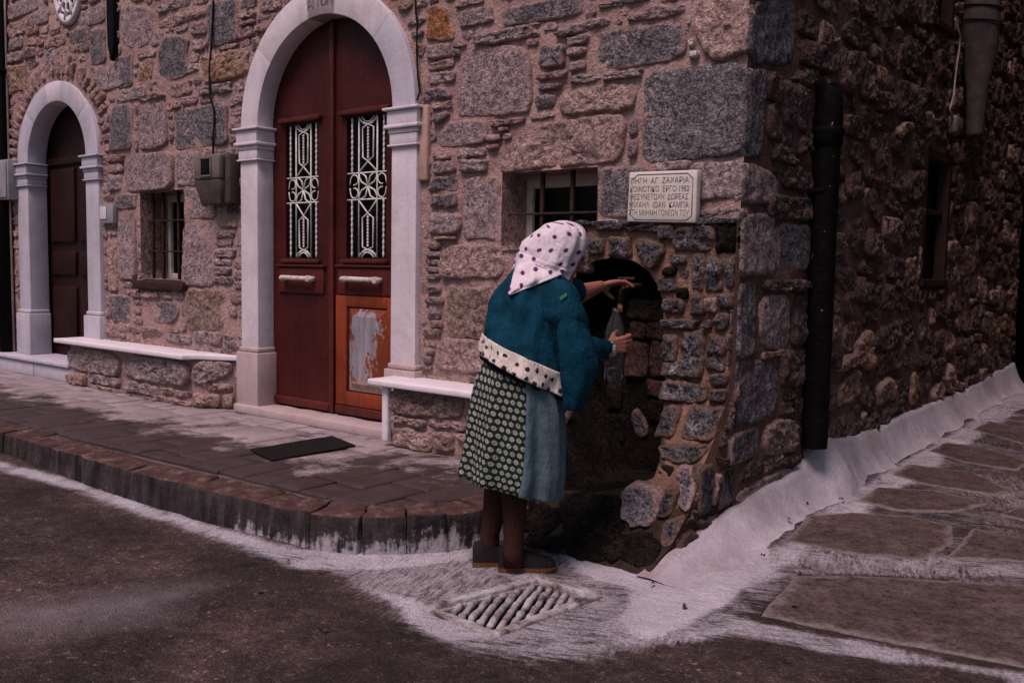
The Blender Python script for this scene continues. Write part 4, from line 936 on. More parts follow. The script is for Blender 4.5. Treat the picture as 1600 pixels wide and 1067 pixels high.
# ledge, left flank and the flank that turns into the alley
v = []; f = []
zs_ = [1.27, 1.1, .9, .65, .56, .48, .41, .342, .27, .198, .11, .019, -.086, -.152, -.2]
for xx in (-1.02, 0.002):
    v = []; f = []; n0 = 0
    for z in zs_: v += [(xx, 0.0, z), (xx, -prof(z) - .012, z)]
    for i in range(len(zs_) - 1): f.append((n0 + 2 * i, n0 + 2 * i + 1, n0 + 2 * i + 3, n0 + 2 * i + 2))
    mk('flank', v, f, M['mortar_fountain'], ftn)
b = MB(); b.cube(lambda p: (-.51 + .51 * p[0], -.03 + .03 * p[1] + .006 * nz((p[0] * 6, p[1], 1), 2), 1.268 + .012 * p[2] + .012 * nz((p[0] * 5, p[2], 7), 2)), (24, 2, 1), (.02, .2, .3)); b.build('ledge', M['d'], ftn)
# niche: barrel, back wall, floor
YB = .20
vv = []; n = len(niche); dn = []
NI = np.array(niche); NId, _ = smooth_poly(niche, 60, 0)
for j in range(6):
    for (x, z) in NId:
        y0 = -prof(z) + .012; y = y0 + (YB - y0) * j / 5
        k = .012 * nz((x, y, z), 11) * (1 if j else 0); vv.append((x + k, y, z + k))
N = len(NId); ff = [(j * N + i, j * N + (i + 1) % N, (j + 1) * N + (i + 1) % N, (j + 1) * N + i) for j in range(5) for i in range(N)]
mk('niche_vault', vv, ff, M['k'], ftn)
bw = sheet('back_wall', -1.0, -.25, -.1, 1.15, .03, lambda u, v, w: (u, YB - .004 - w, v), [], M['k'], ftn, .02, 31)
back3 = lambda u, v, w: (u, YB - w, v)
bk_uv = lambda x, y: (lambda p: (p.x, p.z))(fac(x, y, YB - .03))
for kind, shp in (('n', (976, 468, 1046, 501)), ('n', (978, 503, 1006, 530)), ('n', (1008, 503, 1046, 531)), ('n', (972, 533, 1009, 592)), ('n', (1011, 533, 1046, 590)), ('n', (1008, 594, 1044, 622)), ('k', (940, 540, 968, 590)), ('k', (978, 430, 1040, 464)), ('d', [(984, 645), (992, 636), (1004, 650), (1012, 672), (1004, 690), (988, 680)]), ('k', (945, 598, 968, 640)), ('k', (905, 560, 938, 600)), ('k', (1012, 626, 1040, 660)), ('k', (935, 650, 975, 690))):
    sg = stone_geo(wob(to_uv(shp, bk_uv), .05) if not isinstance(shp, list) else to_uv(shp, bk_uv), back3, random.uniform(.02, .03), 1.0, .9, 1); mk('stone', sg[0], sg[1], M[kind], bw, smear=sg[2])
FOUNT = [('d', (900, 394, 921, 424)), ('d', (924, 371, 946, 397)), ('d', (955, 371, 984, 402)), ('d', [(996, 385), (1012, 374), (1034, 380), (1040, 396), (1028, 416), (1018, 420), (1004, 404)]), ('d', (936, 351, 972, 360)), ('d', (980, 352, 1030, 362)), ('d', (1032, 354, 1054, 374)), ('d', [(1057, 360), (1090, 352), (1116, 352), (1119, 380), (1104, 392), (1056, 390)]), ('k', (1122, 354, 1156, 392)), ('d', (1050, 399, 1073, 412)), ('k', (1040, 418, 1056, 430)), ('d', (1031, 433, 1058, 456)), ('k', (1060, 451, 1075, 465)), ('d', (1082, 401, 1101, 452)), ('d', (1104, 405, 1130, 452)), ('d', [(1134, 412), (1150, 399), (1156, 404), (1156, 440), (1146, 448), (1134, 445)]),
 ('d', (1040, 466, 1069, 489)), ('d', (1082, 462, 1101, 491)), ('b', (1104, 467, 1121, 488)), ('d', (1125, 459, 1156, 481)), ('d', (1038, 499, 1087, 514)), ('d', (1100, 500, 1112, 512)), ('d', [(1116, 492), (1140, 488), (1144, 498), (1134, 514), (1118, 516)]), ('g', (1146, 487, 1156, 521)), ('d', (1038, 523, 1060, 563)), ('d', (1067, 521, 1101, 585)), ('d', (1105, 525, 1134, 577)), ('d', (1141, 527, 1156, 548)), ('d', (1141, 554, 1156, 572)), ('d', (1038, 566, 1062, 587)), ('d', (1037, 596, 1102, 627)), ('d', (1114, 583, 1144, 601)), ('d', (1113, 608, 1138, 627)), ('d', (1036, 633, 1060, 684)), ('d', (1072, 633, 1121, 684)), ('g', [(1128, 650), (1142, 634), (1140, 655), (1128, 668)]), ('d', [(1036, 692), (1108, 694), (1112, 702), (1092, 716), (1076, 722), (1040, 714)]),
 ('g', [(1062, 730), (1088, 728), (1087, 780), (1080, 800), (1066, 790), (1062, 760)]), ('g', [(976, 770), (986, 759), (1028, 757), (1033, 774), (1031, 802), (1014, 822), (990, 817), (978, 798)]), ('d', (1038, 758, 1058, 806)), ('d', [(1036, 815), (1076, 806), (1070, 838), (1050, 850), (1036, 845)]), ('k', [(968, 838), (1006, 832), (1030, 850), (1020, 882), (984, 876), (966, 858)]), ('k', [(884, 776), (930, 772), (968, 782), (970, 830), (920, 830), (886, 822)]), ('k', [(884, 830), (925, 836), (960, 840), (962, 872), (930, 880), (890, 868)]), ('d', (874, 640, 879, 690)),
 ('k', (820, 790, 878, 830)), ('k', (820, 835, 878, 862))]
oc = Occ(-1.02, 0.0, -.16, 1.25); oc.mark(niche, .0)
for kind, shp in FOUNT:
    poly = to_uv(shp, fnt_uv); poly = poly if isinstance(shp, list) else wob(poly, .06)
    c_ = np.mean(poly, 0); poly = [tuple(c_ + (np.array(p) - c_) * (1.10 if kind != 'k' else 1.2)) for p in poly]; poly = [(min(u, -.002), max(v, -.165)) for u, v in poly]
    big_ = area(poly) > .02
    oc.mark(poly, .012); sg = stone_geo(poly, fnt3, random.uniform(.02, .035) + (.02 if big_ and kind in 'Lg' else 0), 1.5, 1.6, 1, .014); mk('stone', sg[0], sg[1], M[kind], fw, smear=sg[2])
for poly in oc.fill([(.1, .07), (.06, .05), (.04, .03)], [2000, 5000, 9000], .010, .16, .1):
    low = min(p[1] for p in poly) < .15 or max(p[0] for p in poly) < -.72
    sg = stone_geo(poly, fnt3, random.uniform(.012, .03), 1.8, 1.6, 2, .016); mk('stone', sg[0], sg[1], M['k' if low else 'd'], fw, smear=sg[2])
# tap: a brass spout that comes out of the back wall of the niche
tp = P(975, 447, 1, -.12); b = MB()
b.tube([(tp.x - .01, YB, tp.z + .0), (tp.x - .005, .05, tp.z + .0), (tp.x, -.1, tp.z), (tp.x - .003, -.135, tp.z - .03), (tp.x - .004, -.14, tp.z - .10)], [.014, .014, .015, .013, .012], 10)
tap = tag(b.build('water_tap', M['iron'], None), 'dark water tap with a brass tip sticking out of the niche under her raised hand', 'tap')
b = MB(); b.tube([(tp.x - .004, -.14, tp.z - .085), (tp.x - .004, -.14, tp.z - .125)], .0145, 10); b.build('spout_tip', M['brass'], tap)
b = MB(); b.tube([(tp.x - .045, -.1, tp.z + .035), (tp.x + .045, -.1, tp.z + .035)], .008, 8); b.tube([(tp.x, -.1, tp.z), (tp.x, -.1, tp.z + .04)], .009, 8); b.build('tap_handle', M['iron'], tap)
# ------------------------------------------------------------------ ground
def px_poly(pts): return [(q.x, q.y) for q in (alley(*p) for p in pts)]
WASH = [  # (outline in the photograph, strength, softness in metres)
 ([(-900, 412), (-200, 648), (0, 716), (120, 748), (250, 790), (400, 838), (480, 855), (600, 858), (740, 850), (745, 880), (600, 892), (490, 890), (400, 866), (300, 832), (200, 800), (100, 763), (0, 738), (-200, 668), (-900, 426)], 0.86, .07),
 ([(440, 860), (740, 848), (880, 866), (1020, 890), (1140, 940), (1130, 985), (1000, 1022), (850, 1035), (730, 1020), (640, 985), (580, 945), (500, 890)], 0.64, .10),
 ([(560, 915), (640, 925), (720, 960), (780, 1000), (700, 1000), (640, 975)], 0.92, .06),
 ([(880, 868), (1018, 893), (1040, 925), (1000, 925), (900, 893)], 1.1, .05),
 ([(1010, 895), (1200, 850), (1210, 890), (1130, 950), (1060, 985), (1000, 1000), (960, 960)], 1.25, .07),
 ([(1040, 940), (1130, 952), (1180, 966), (1370, 1004), (1600, 1050), (1750, 1080), (1700, 1130), (1560, 1062), (1380, 1035), (1150, 995), (1000, 1012), (900, 990)], 0.70, .04),
 ([(1180, 895), (1250, 846), (1330, 856), (1500, 868), (1640, 880), (1750, 890), (1750, 930), (1600, 908), (1420, 900), (1240, 896), (1200, 920)], 0.60, .05),
 ([(1140, 900), (1218, 846), (1250, 818), (1290, 788), (1400, 724), (1500, 664), (1598, 602), (1650, 615), (1540, 680), (1450, 740), (1345, 810), (1290, 848), (1240, 885), (1170, 940)], .78, .06),
 ([(1120, 955), (1200, 880), (1260, 890), (1190, 965)], .50, .04),
]
xs = np.unique(np.r_[np.linspace(-40, -9, 12), np.linspace(-9, -5, 30), np.arange(-5, 1.8, .02), np.linspace(1.8, 3.2, 20), np.linspace(3.2, 30, 10)])
ys = np.unique(np.r_[np.linspace(-40, -6, 12), np.linspace(-6, -3.2, 30), np.arange(-3.2, .8, .02), np.arange(.8, 9, .06), np.linspace(9, 40, 12)])
Ux, Uy = np.meshgrid(xs, ys, indexing='ij')
ww = np.zeros_like(Ux)
for poly, st_, soft in WASH:
    wob_ = .10 * fbm(Ux, Uy, 3.5, 5, 4)
    sd_ = poly_sd(Ux, Uy, px_poly(poly)) + wob_
    t_ = np.clip((sd_ + soft) / (2 * soft), 0, 1); ww = np.maximum(ww, st_ * t_ * t_ * (3 - 2 * t_))
alw = np.clip((Uy + .35 - .0 * Ux) / .3, 0, 1) * np.clip((Ux - .05) / .1, 0, 1) * (0.40 + .5 * fbm(Ux, Uy, 2.5, 9, 4)); ww = np.maximum(ww, alw)
damp = np.zeros_like(Ux)
for poly, st_, soft in [([(440, 1067), (520, 1030), (600, 1020), (660, 1040), (640, 1090), (430, 1110)], 1.0, .05), ([(350, 895), (500, 905), (600, 960), (640, 1000), (560, 990), (420, 930)], .75, .12), ([(0, 760), (200, 815), (420, 885), (400, 905), (200, 850), (0, 790)], .6, .08)]:
    sd_ = poly_sd(Ux, Uy, px_poly(poly)) + .08 * fbm(Ux, Uy, 4, 15, 4); t_ = np.clip((sd_ + soft) / (2 * soft), 0, 1); damp = np.maximum(damp, st_ * t_)
dusty = np.clip((poly_sd(Ux, Uy, px_poly([(-60, 955), (120, 930), (300, 915), (250, 960), (60, 990), (-60, 1000)])) + .12 * fbm(Ux, Uy, 4, 25, 4) + .14) / .28, 0, 1)
Zg = STREET + .026 * np.maximum(0, Uy) + .0125 * np.maximum(0, -(Ux + .8)) + .010 * fbm(Ux, Uy, 2.0, 2, 5) * 2 + .006 * ww * fbm(Ux, Uy, 14, 8, 3)
GR = [alley(*p) for p in ((664, 950), (840, 904), (936, 930), (772, 991))]
ig = poly_sd(Ux, Uy, [(p.x, p.y) for p in GR]); Zg = np.where(ig > .012, Zg - .13, Zg)
nx, ny = Ux.shape; idx = np.arange(nx * ny).reshape(nx, ny)
F = np.stack([idx[:-1, :-1], idx[1:, :-1], idx[1:, 1:], idx[:-1, 1:]], -1).reshape(-1, 4)
street = mk('street', np.stack([Ux, Uy, Zg], -1).reshape(-1, 3), F, M['street'], None, True, origin=False)
tag(street, kind='structure')
for nm, arr in (('whitewash', ww), ('damp', damp), ('dusty', dusty)):
    a_ = street.data.attributes.new(nm, 'FLOAT', 'POINT'); a_.data.foreach_set('value', arr.astype(np.float32).ravel())

# pavement along the facade, its stones and its kerb
KP = [(12, 676), (40, 684), (78, 697), (105, 705), (200, 735), (300, 757), (410, 783), (485, 800), (565, 806), (640, 804), (700, 800), (748, 795)]
kp = [gnd(*p) for p in KP]
kp = [Vector((p.x, p.y + (.0 if i else 0), 0)) for i, p in enumerate(kp)]
first = kp[0]; kp = [Vector((first.x - .48 * k, -1.53, 0)) for k in range(11, 0, -1)] + kp + [Vector((kp[-1].x + .03, kp[-1].y + .3, 0)), Vector((kp[-1].x + .03, -.30, 0))]
# smooth the run of the kerb a little
for _ in range(2): kp = [kp[0]] + [(kp[i - 1] + kp[i] * 6 + kp[i + 1]) / 8 for i in range(1, len(kp) - 1)] + [kp[-1]]
nrm = []
for i in range(len(kp)):
    t_ = (kp[min(i + 1, len(kp) - 1)] - kp[max(i - 1, 0)]).normalized(); nrm.append(Vector((-t_.y, t_.x, 0)))
kin = [p + n_ * .17 for p, n_ in zip(kp, nrm)]
edge = [(p.x, p.y) for p in kin]
region = [(-9, .02)] + [(-9, -1.36)] + edge + [(-.62, .02)]
b = MB(); nR = len(region); b.add([(x, y, -.30) for x, y in region] + [(x, y, -.016) for x, y in region], [tuple(range(nR, 2 * nR))] + [(i, (i + 1) % nR, (i + 1) % nR + nR, i + nR) for i in range(nR)])
pave = tag(b.build('pavement', M['bed'], None, False), kind='structure')
def clip(poly, a, c):
    out = []
    for i in range(len(poly)):
        p, q = poly[i], poly[(i + 1) % len(poly)]
        f_ = lambda r: (c[0] - a[0]) * (r[1] - a[1]) - (c[1] - a[1]) * (r[0] - a[0])
        fp, fq = f_(p), f_(q)
        if fp >= 0: out.append(p)
        if (fp >= 0) != (fq >= 0): t_ = fp / (fp - fq); out.append((p[0] + (q[0] - p[0]) * t_, p[1] + (q[1] - p[1]) * t_))
    return out
def paver(poly):
    c = np.mean(poly, 0); n_ = len(poly); z = random.uniform(-.003, .003); tx, ty = random.uniform(-.004, .004), random.uniform(-.005, .005)
    b = MB(); v = []
    P_ = []
    for i in range(n_):
        a_, c_ = np.array(poly[i]), np.array(poly[(i + 1) % n_]); P_ += [a_ * .97 + c_ * .03, a_ * .66 + c_ * .34, a_ * .34 + c_ * .66, a_ * .03 + c_ * .97]
    P_ = np.array(P_)
    P_ = P_ + np.array([[nz((p[0], p[1], 2), 12) * .004, nz((p[0], p[1], 5), 12) * .004] for p in P_])
    m_ = len(P_)
    for k, h in ((1.0, -.018), (1.0, -.003), (.985, .0005), (.5, .001)):
        for p in P_:
            q = c + (p - c) * k; v.append((q[0], q[1], h + z + tx * (q[0] - c[0]) * 2 + ty * (q[1] - c[1]) * 2 + .002 * nz((q[0], q[1], 1), 7)))
    f = [(r * m_ + i, r * m_ + (i + 1) % m_, (r + 1) * m_ + (i + 1) % m_, (r + 1) * m_ + i) for r in range(3) for i in range(m_)] + [tuple(range(3 * m_, 4 * m_))]
    b.add(v, f); b.build('paving_stone', M['paver'], pave)
x = -8.4; row = 0
while x < -.66:
    wx = random.uniform(.19, .27); y = -1.75 + random.uniform(0, .3)
    while y < 0:
        ly = random.uniform(.30, .52); poly = [(x + .002, y + .002), (x + wx - .002, y + .002), (x + wx - .004, min(y + ly, -.01) - .002), (x + .004, min(y + ly, -.01) - .002)]
        y += ly
        if poly[2][1] - poly[1][1] < .06: continue
        for i in range(len(edge) - 1):
            if poly: poly = clip(poly, edge[i], edge[i + 1])
        if len(poly) > 2 and area(poly) > .004: paver(poly)
    x += wx
kerb_root = tag(mk('kerb', [(p.x, p.y + .0, -.2) for p in kp] + [(p.x, p.y, -.15) for p in kin], [(i, i + 1, len(kp) + i + 1, len(kp) + i) for i in range(len(kp) - 1)], M['bed'], None, False), kind='structure')
for i in range(len(kp) - 1):
    a, c, ai, ci = kp[i], kp[i + 1], kin[i], kin[i + 1]
    L_ = (c - a).length; g = min(.3, .003 / L_); hh = random.uniform(-.005, .003); sd = random.random() * 40
    def fn(p):
        t_ = g + (1 - 2 * g) * (p[0] + 1) / 2; w_ = (p[1] + 1) / 2; z_ = (p[2] + 1) / 2
        q = (a.lerp(c, t_)).lerp(ai.lerp(ci, t_), w_)
        q = q + (a - ai).normalized() * (.018 * (1 - z_) * (1 - w_))
        wn_ = .010 * nz(q, 6, sd) + .010 * nz(q, 18, sd) + .005 * nz(q, 45, sd)
        return (q.x + wn_, q.y + wn_, -.20 + (.205 + hh) * z_ + (.010 * nz(q, 9, sd) - .012 * (1 - w_)) * z_)
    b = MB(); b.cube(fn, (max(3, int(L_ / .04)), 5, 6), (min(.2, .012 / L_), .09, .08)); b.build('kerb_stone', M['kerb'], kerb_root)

# whitewashed skirt at the foot of the alley wall
TOP = sorted((lambda q: (q.y, q.z))(side(*p)) for p in ((1018, 893), (1046, 866), (1075, 838), (1110, 806), (1150, 787), (1200, 757), (1240, 727), (1262, 700), (1290, 690), (1330, 681), (1400, 650), (1500, 610), (1590, 560)))
OUT = sorted((lambda q: (q.y, q.x))(alley(*p)) for p in ((1046, 940), (1140, 905), (1218, 850), (1250, 822), (1290, 792), (1400, 728), (1500, 668), (1598, 606)))
print('skirt', [(round(a, 2), round(c, 2)) for a, c in OUT])
yy = np.unique(np.r_[np.arange(-.78, 2, .03), np.arange(2, 12, .08)]); tt = np.linspace(0, 1, 16)
V = []; bare = []
for y in yy:
    zt = float(np.interp(y, [p[0] for p in TOP], [p[1] for p in TOP])) + .025 * nz((y, 0, 0), 2.2) + .012 * nz((y, 1, 0), 6); xo = max(.16, float(np.interp(y, [p[0] for p in OUT], [p[1] for p in OUT]))) + .05 * nz((y, 3, 0), 3) + .02 * nz((y, 3, 0), 12)
    hb_ = math.exp(-((y - 1.08) / .20) ** 2); zt += .04 * hb_; xo += .05 * hb_
    for t_ in tt:
        x_ = -.03 if t_ == 0 else .035 + (xo - .035) * (t_ - tt[1]) / (1 - tt[1]); zg = ground_z(x_, y) - .006
        k = (1 - max(0, (t_ - tt[1]) / (1 - tt[1]))) ** (1.7 - 1.0 * hb_)
        z_ = zg + (max(zt, zg + .01) - zg) * k
        nn = (.012 * nz((x_, y, 0), 4) + .004 * nz((x_, y, 3), 13)) * min(1, (1 - t_) * 3 + .25)
        V.append((x_, y, z_ + nn)); bare.append(max(0., min(1., .7 * nz((x_ * 3, y * 1.5, 9), 2.2) - .05 + (.25 if t_ < .12 else 0))))
nt = len(tt); F = [(i * nt + j, i * nt + j + 1, (i + 1) * nt + j + 1, (i + 1) * nt + j) for i in range(len(yy) - 1) for j in range(nt - 1)]
skirt = tag(mk('plaster_skirt', V, F, M['wash'], None, True, origin=False), kind='structure')
a_ = skirt.data.attributes.new('bare', 'FLOAT', 'POINT'); a_.data.foreach_set('value', np.array(bare, np.float32))

V = []; xs_ = np.arange(-.95, .06, .02); tt2 = np.linspace(0, 1, 9)
for x_ in xs_:
    hgt = .045 + .03 * nz((x_, 0, 5), 6) + .02 * nz((x_, 0, 5), 17); run = .10 + .05 * nz((x_, 2, 5), 5)
    for t_ in tt2:
        y_ = -prof(STREET + hgt) + .02 - run * t_ - (.0 if t_ else -.01); z_ = STREET - .006 + max(.012, hgt) * (1 - t_) ** 1.6
        V.append((x_, y_, z_ + .006 * nz((x_, y_, 1), 18) * (1 - t_)))
nt2 = len(tt2); tag(mk('plaster_fillet', V, [(i * nt2 + j, i * nt2 + j + 1, (i + 1) * nt2 + j + 1, (i + 1) * nt2 + j) for i in range(len(xs_) - 1) for j in range(nt2 - 1)], M['wash'], None, True, origin=False), kind='structure')
# flagstones of the alley
alley_root = tag(mk('alley_paving', [(.15, -.8, STREET - .1), (2.3, -.8, STREET - .1), (2.3, 12, .04), (.15, 12, .04)], [(0, 1, 2, 3)], M['bed'], None, False), kind='structure')
og = Occ(.1, 2.3, -1.0, 9.0)
flag3 = lambda u, v, w: (u, v, ground_z(u, v) + .002 + w)
flags = [[(1190, 963), (1206, 940), (1243, 901), (1330, 900), (1420, 905), (1600, 915), (1800, 925), (1900, 1100), (1700, 1062), (1600, 1043), (1370, 998)], [(1228, 846), (1262, 806), (1330, 802), (1420, 806), (1488, 822), (1490, 850), (1440, 876), (1330, 866)], [(1342, 782), (1372, 762), (1470, 768), (1545, 788), (1490, 800), (1400, 798)], [(1395, 742), (1420, 726), (1520, 738), (1580, 766), (1560, 775), (1450, 758)],
         [(1452, 705), (1478, 692), (1540, 700), (1610, 722), (1590, 736), (1500, 722)], [(1520, 672), (1545, 658), (1600, 672), (1650, 690), (1620, 700)], [(1480, 872), (1520, 826), (1640, 850), (1700, 884)], [(1560, 804), (1600, 790), (1700, 812), (1700, 840)]]
for fl in flags:
    poly = [(q.x, q.y) for q in (alley(*p) for p in fl)]; og.mark(poly, .05)
    sg = stone_geo(poly, flag3, .003, 1.2, .2, 0, .03, True); mk('paving_stone', sg[0], sg[1], M['flag'], alley_root, smear=sg[2])
og.mark([(.0, -1.2), (.45, -1.2), (.32, 1.5), (.2, 9), (0, 9)], .06); og.mark([(0, -1.2), (2.3, -1.2), (2.3, .35), (0, .35)], 0)
for poly in og.fill([(.5, .34), (.36, .26), (.24, .2)], [300, 600, 800], .04, .75, .42):
    A = np.array(poly); lo_, hi_ = A.min(0), A.max(0); q_ = lambda: np.random.uniform(-.02, .02, 2); poly = [tuple(np.array(p) + q_()) for p in ((lo_[0], lo_[1]), (hi_[0], lo_[1]), (hi_[0], hi_[1]), (lo_[0], hi_[1]))]
    sg = stone_geo(poly, flag3, .003, 1.6, .25, 0, .03, True); mk('paving_stone', sg[0], sg[1], M['flag'], alley_root, smear=sg[2])

# drain grate
gt = thing('drain_grate', 'whitewashed drain grate with slanting slots in the street', 'drain grate', tuple(sum((p for p in GR), Vector()) / 4))
A_, B_, C_, D_ = GR
def gq(s, t, z): p = A_.lerp(B_, s).lerp(D_.lerp(C_, s), t); return Vector((p.x, p.y, STREET + z))
for (s0, t0, s1, t1) in ((0, 0, 1, 0), (0, 1, 1, 1), (0, 0, 0, 1), (1, 0, 1, 1)):
    p, q = gq(s0, t0, 0), gq(s1, t1, 0); d = (q - p); L_ = d.length; d.normalize(); n_ = Vector((-d.y, d.x, 0)); sd = random.random() * 9
    b = MB(); b.cube(lambda a: tuple(p + d * (L_ * (a[0] + 1) / 2) + n_ * (.020 * a[1] + .007 * nz((a[0] * 3, a[1], sd), 2)) + Vector((0, 0, -.035 + .042 * (a[2] + 1) / 2 + .008 * nz((a[0] * 4, sd, a[1]), 1.5)))), (12, 2, 2), (.04, .3, .3)); b.build('frame_bar', M['grate'], gt)
b = MB(); b.add([gq(.0, .0, -.07), gq(1, .0, -.07), gq(1, 1, -.07), gq(.0, 1, -.07)], [(0, 1, 2, 3)]); b.build('pit', M['hole'], gt, False)  # black sheet painted as the unlit depth below the bars
for k in range(11):
    c = .34 + k * .132; lo = max(.10, c - .90); hi = min(.90, c - .10)
    pts = []; rr = []
    for i in range(13):
        s = lo + (hi - lo) * i / 12; t_ = c - s; p = gq(s, t_, -.012 + .007 * nz((s * 9, k, 0), 1)); pts.append(p); rr.append(.0135 + .006 * nz((s * 16, k, 3), 1) + .002 * random.random())
    b = MB(); b.tube(pts, [r_ * .9 for r_ in rr], 8); b.build('bar', M['grate'], gt)
b = MB()
for k in range(5):
    u0, u1 = k / 5, (k + 1) / 5
b.cube(lambda a: tuple(gq(.5 + .5 * a[0], .05 + .04 * a[1], .0)[:2]) + (STREET - .03 + .02 * (a[2] + 1) / 2 + .004 * nz((a[0] * 5, a[1], 1), 2),), (12, 2, 1), (.03, .2, .2)); b.build('mortar_lip', M['grate'], gt)

# dark mat in front of the door
mp = [gnd(*p, .006) for p in ((390, 703), (519, 682), (556, 697), (426, 720))]
b = MB(); b.cube(lambda a: tuple(mp[0].lerp(mp[1], (a[0] + 1) / 2).lerp(mp[3].lerp(mp[2], (a[0] + 1) / 2), (a[1] + 1) / 2).xy) + (.008 + .006 * a[2] + .004 * nz((a[0] * 2, a[1] * 2, 0), 1.5),), (12, 8, 1), (.02, .04, .4))
tag(b.build('floor_mat', M['mat'], None), 'flat dark mat lying on the pavement in front of the red double door', 'mat')

# ------------------------------------------------------------------ things on the walls
# drain pipe at the corner
pc = side(1285, 400, .07); rp = .066
dp = thing('drainpipe', 'thick black drainpipe with chipped paint standing at the alley corner, broken at the top', 'drainpipe', (pc.x, pc.y, .1))
def zat(py): return P(1282, py, 1, pc.y).z
b = MB(); b.lathe((pc.x, pc.y, 0), [(rp, zat(700)), (rp * .99, zat(698))] + [(rp + .004 * nz((0, 0, z), 6), z) for z in np.linspace(zat(696), zat(218), 40)], 22); b.build('pipe', M['pipe'], dp)
b = MB(); b.lathe((pc.x, pc.y, 0), [(rp, zat(232)), (rp + .010, zat(228)), (rp + .011, zat(212)), (rp + .015, zat(208)), (rp + .013, zat(203)), (rp, zat(200))], 22); b.build('collar', M['pipe'], dp)
b = MB(); n = 22; v = []; zb, ztp = zat(204), zat(128)
for j in range(9):
    for k in range(n):
        a = 2 * math.pi * k / n; top = ztp + .05 * nz((math.cos(a) * 2, math.sin(a) * 2, 0), 1.3) - .07 * max(0, math.cos(a)); r_ = (rp + .005 - .012 * (j / 8) ** 3)
        v.append((pc.x + r_ * math.cos(a), pc.y + r_ * math.sin(a), zb + (top - zb) * j / 8))
f = [(j * n + k, j * n + (k + 1) % n, (j + 1) * n + (k + 1) % n, (j + 1) * n + k) for j in range(8) for k in range(n)] + [tuple(range(8 * n, 9 * n))]
b.add(v, f); b.build('broken_collar', M['pipe'], dp)
b = MB(); b.cube(lambda a: (.03 + .06 * a[0], pc.y + .07 * a[1], zat(300) + .014 * a[2]), (2, 2, 1), (.1, .1, .3)); b.build('bracket', M['pipe'], dp)
# tapered grey pipe hanging high in the alley
g0, g1 = side(1532, 40, .12), side(1520, 212, .12)
tp_ = thing('hanging_pipe', 'dull grey tapered pipe hanging high on the alley wall', 'pipe', (.12, g0.y, g1.z))
ztop_ = side(1532, -40, .12).z
b = MB(); b.lathe((.12, g0.y, 0), [(.02, g1.z - .005), (.055, g1.z), (.06, g1.z + .02), (.075, g1.z + .35), (.125, g1.z + .62), (.13, g1.z + .9), (.13, ztop_ + .6)], 20); b.build('pipe', M['grey_pipe'], tp_)
for zz in (side(1532, 36, .12).z, side(1532, 12, .12).z):
    b = MB(); b.tube([(.12 + .137 * math.cos(a), g0.y + .137 * math.sin(a), zz - .02 * math.cos(a)) for a in np.linspace(0, 2 * math.pi, 25)], .006, 6); b.build('tie_wire', M['cable'], tp_)
b = MB(); b.box((-.03, g0.y - .05, g1.z + .75), (.02, g0.y + .05, g1.z + .82), .008); b.build('bracket', M['grey_pipe'], tp_)
# thin pale wire and its small fitting
wpts = [side(x, y, .05) for x, y in ((1492, 30), (1500, 55), (1499, 75), (1494, 110), (1490, 150), (1485, 168), (1484, 172), (1489, 186))]
tw = thing('wall_wire', 'thin pale wire looping down the alley wall to a small fitting', 'wire', tuple(wpts[-1]))
b = MB(); b.tube(wpts, .007, 6); b.build('wire', M['cable_pale'], tw)
q = side(1492, 195, .05); b = MB(); b.box((.01, q.y - .06, q.z - .07), (.08, q.y + .06, q.z + .06), .02); b.build('fitting', M['meter_light'], tw)
q = side(1594, 500, .05); b = MB(); b.tube([(.07, q.y, .0), (.07, q.y, 4.6)], .06, 10)
tag(b.build('downpipe', M['black_thin']), 'thin dark downpipe at the far end of the alley wall', 'drainpipe')
# left end of the facade
q0, q1 = fac(-4, 300, -.07), fac(13, 300, -.07)
b = MB(); b.tube([((q0.x + q1.x) / 2, -.07, .0), ((q0.x + q1.x) / 2, -.07, 2.1), ((q0.x + q1.x) / 2, -.07, 4.2)], (q1.x - q0.x) * .27, 12); b.tube([((q0.x + q1.x) / 2, -.07, fac(5, 120).z), ((q0.x + q1.x) / 2, -.07, fac(5, 112).z)], (q1.x - q0.x) * .27 + .010, 12)
tag(b.build('downpipe', M['black_thin']), 'black downpipe at the left end of the house front', 'drainpipe')
q = fac(17, 300, -.02); b = MB(); b.tube([(q.x, -.03, z) for z in np.linspace(.16, 3.6, 8)], .012, 8)
tag(b.build('conduit', M['cable_pale']), 'pale thin conduit running up the wall beside the left black downpipe', 'conduit')
a0, a1 = fac(-14, 253, -.10), fac(13, 312, -.10)
cb = thing('utility_cabinet', 'grey metal utility cabinet on the wall at the left edge', 'cabinet', (a0.x, 0, a1.z))
b = MB(); b.box((a0.x, -.12, a1.z), (a1.x + .05, -.002, a0.z), .006); b.build('body', M['box_grey'], cb)
b = MB(); b.box((a0.x + .01, -.132, a1.z + .02), (a1.x + .03, -.1205, a0.z - .02), .004); b.build('door', M['box_grey'], cb)
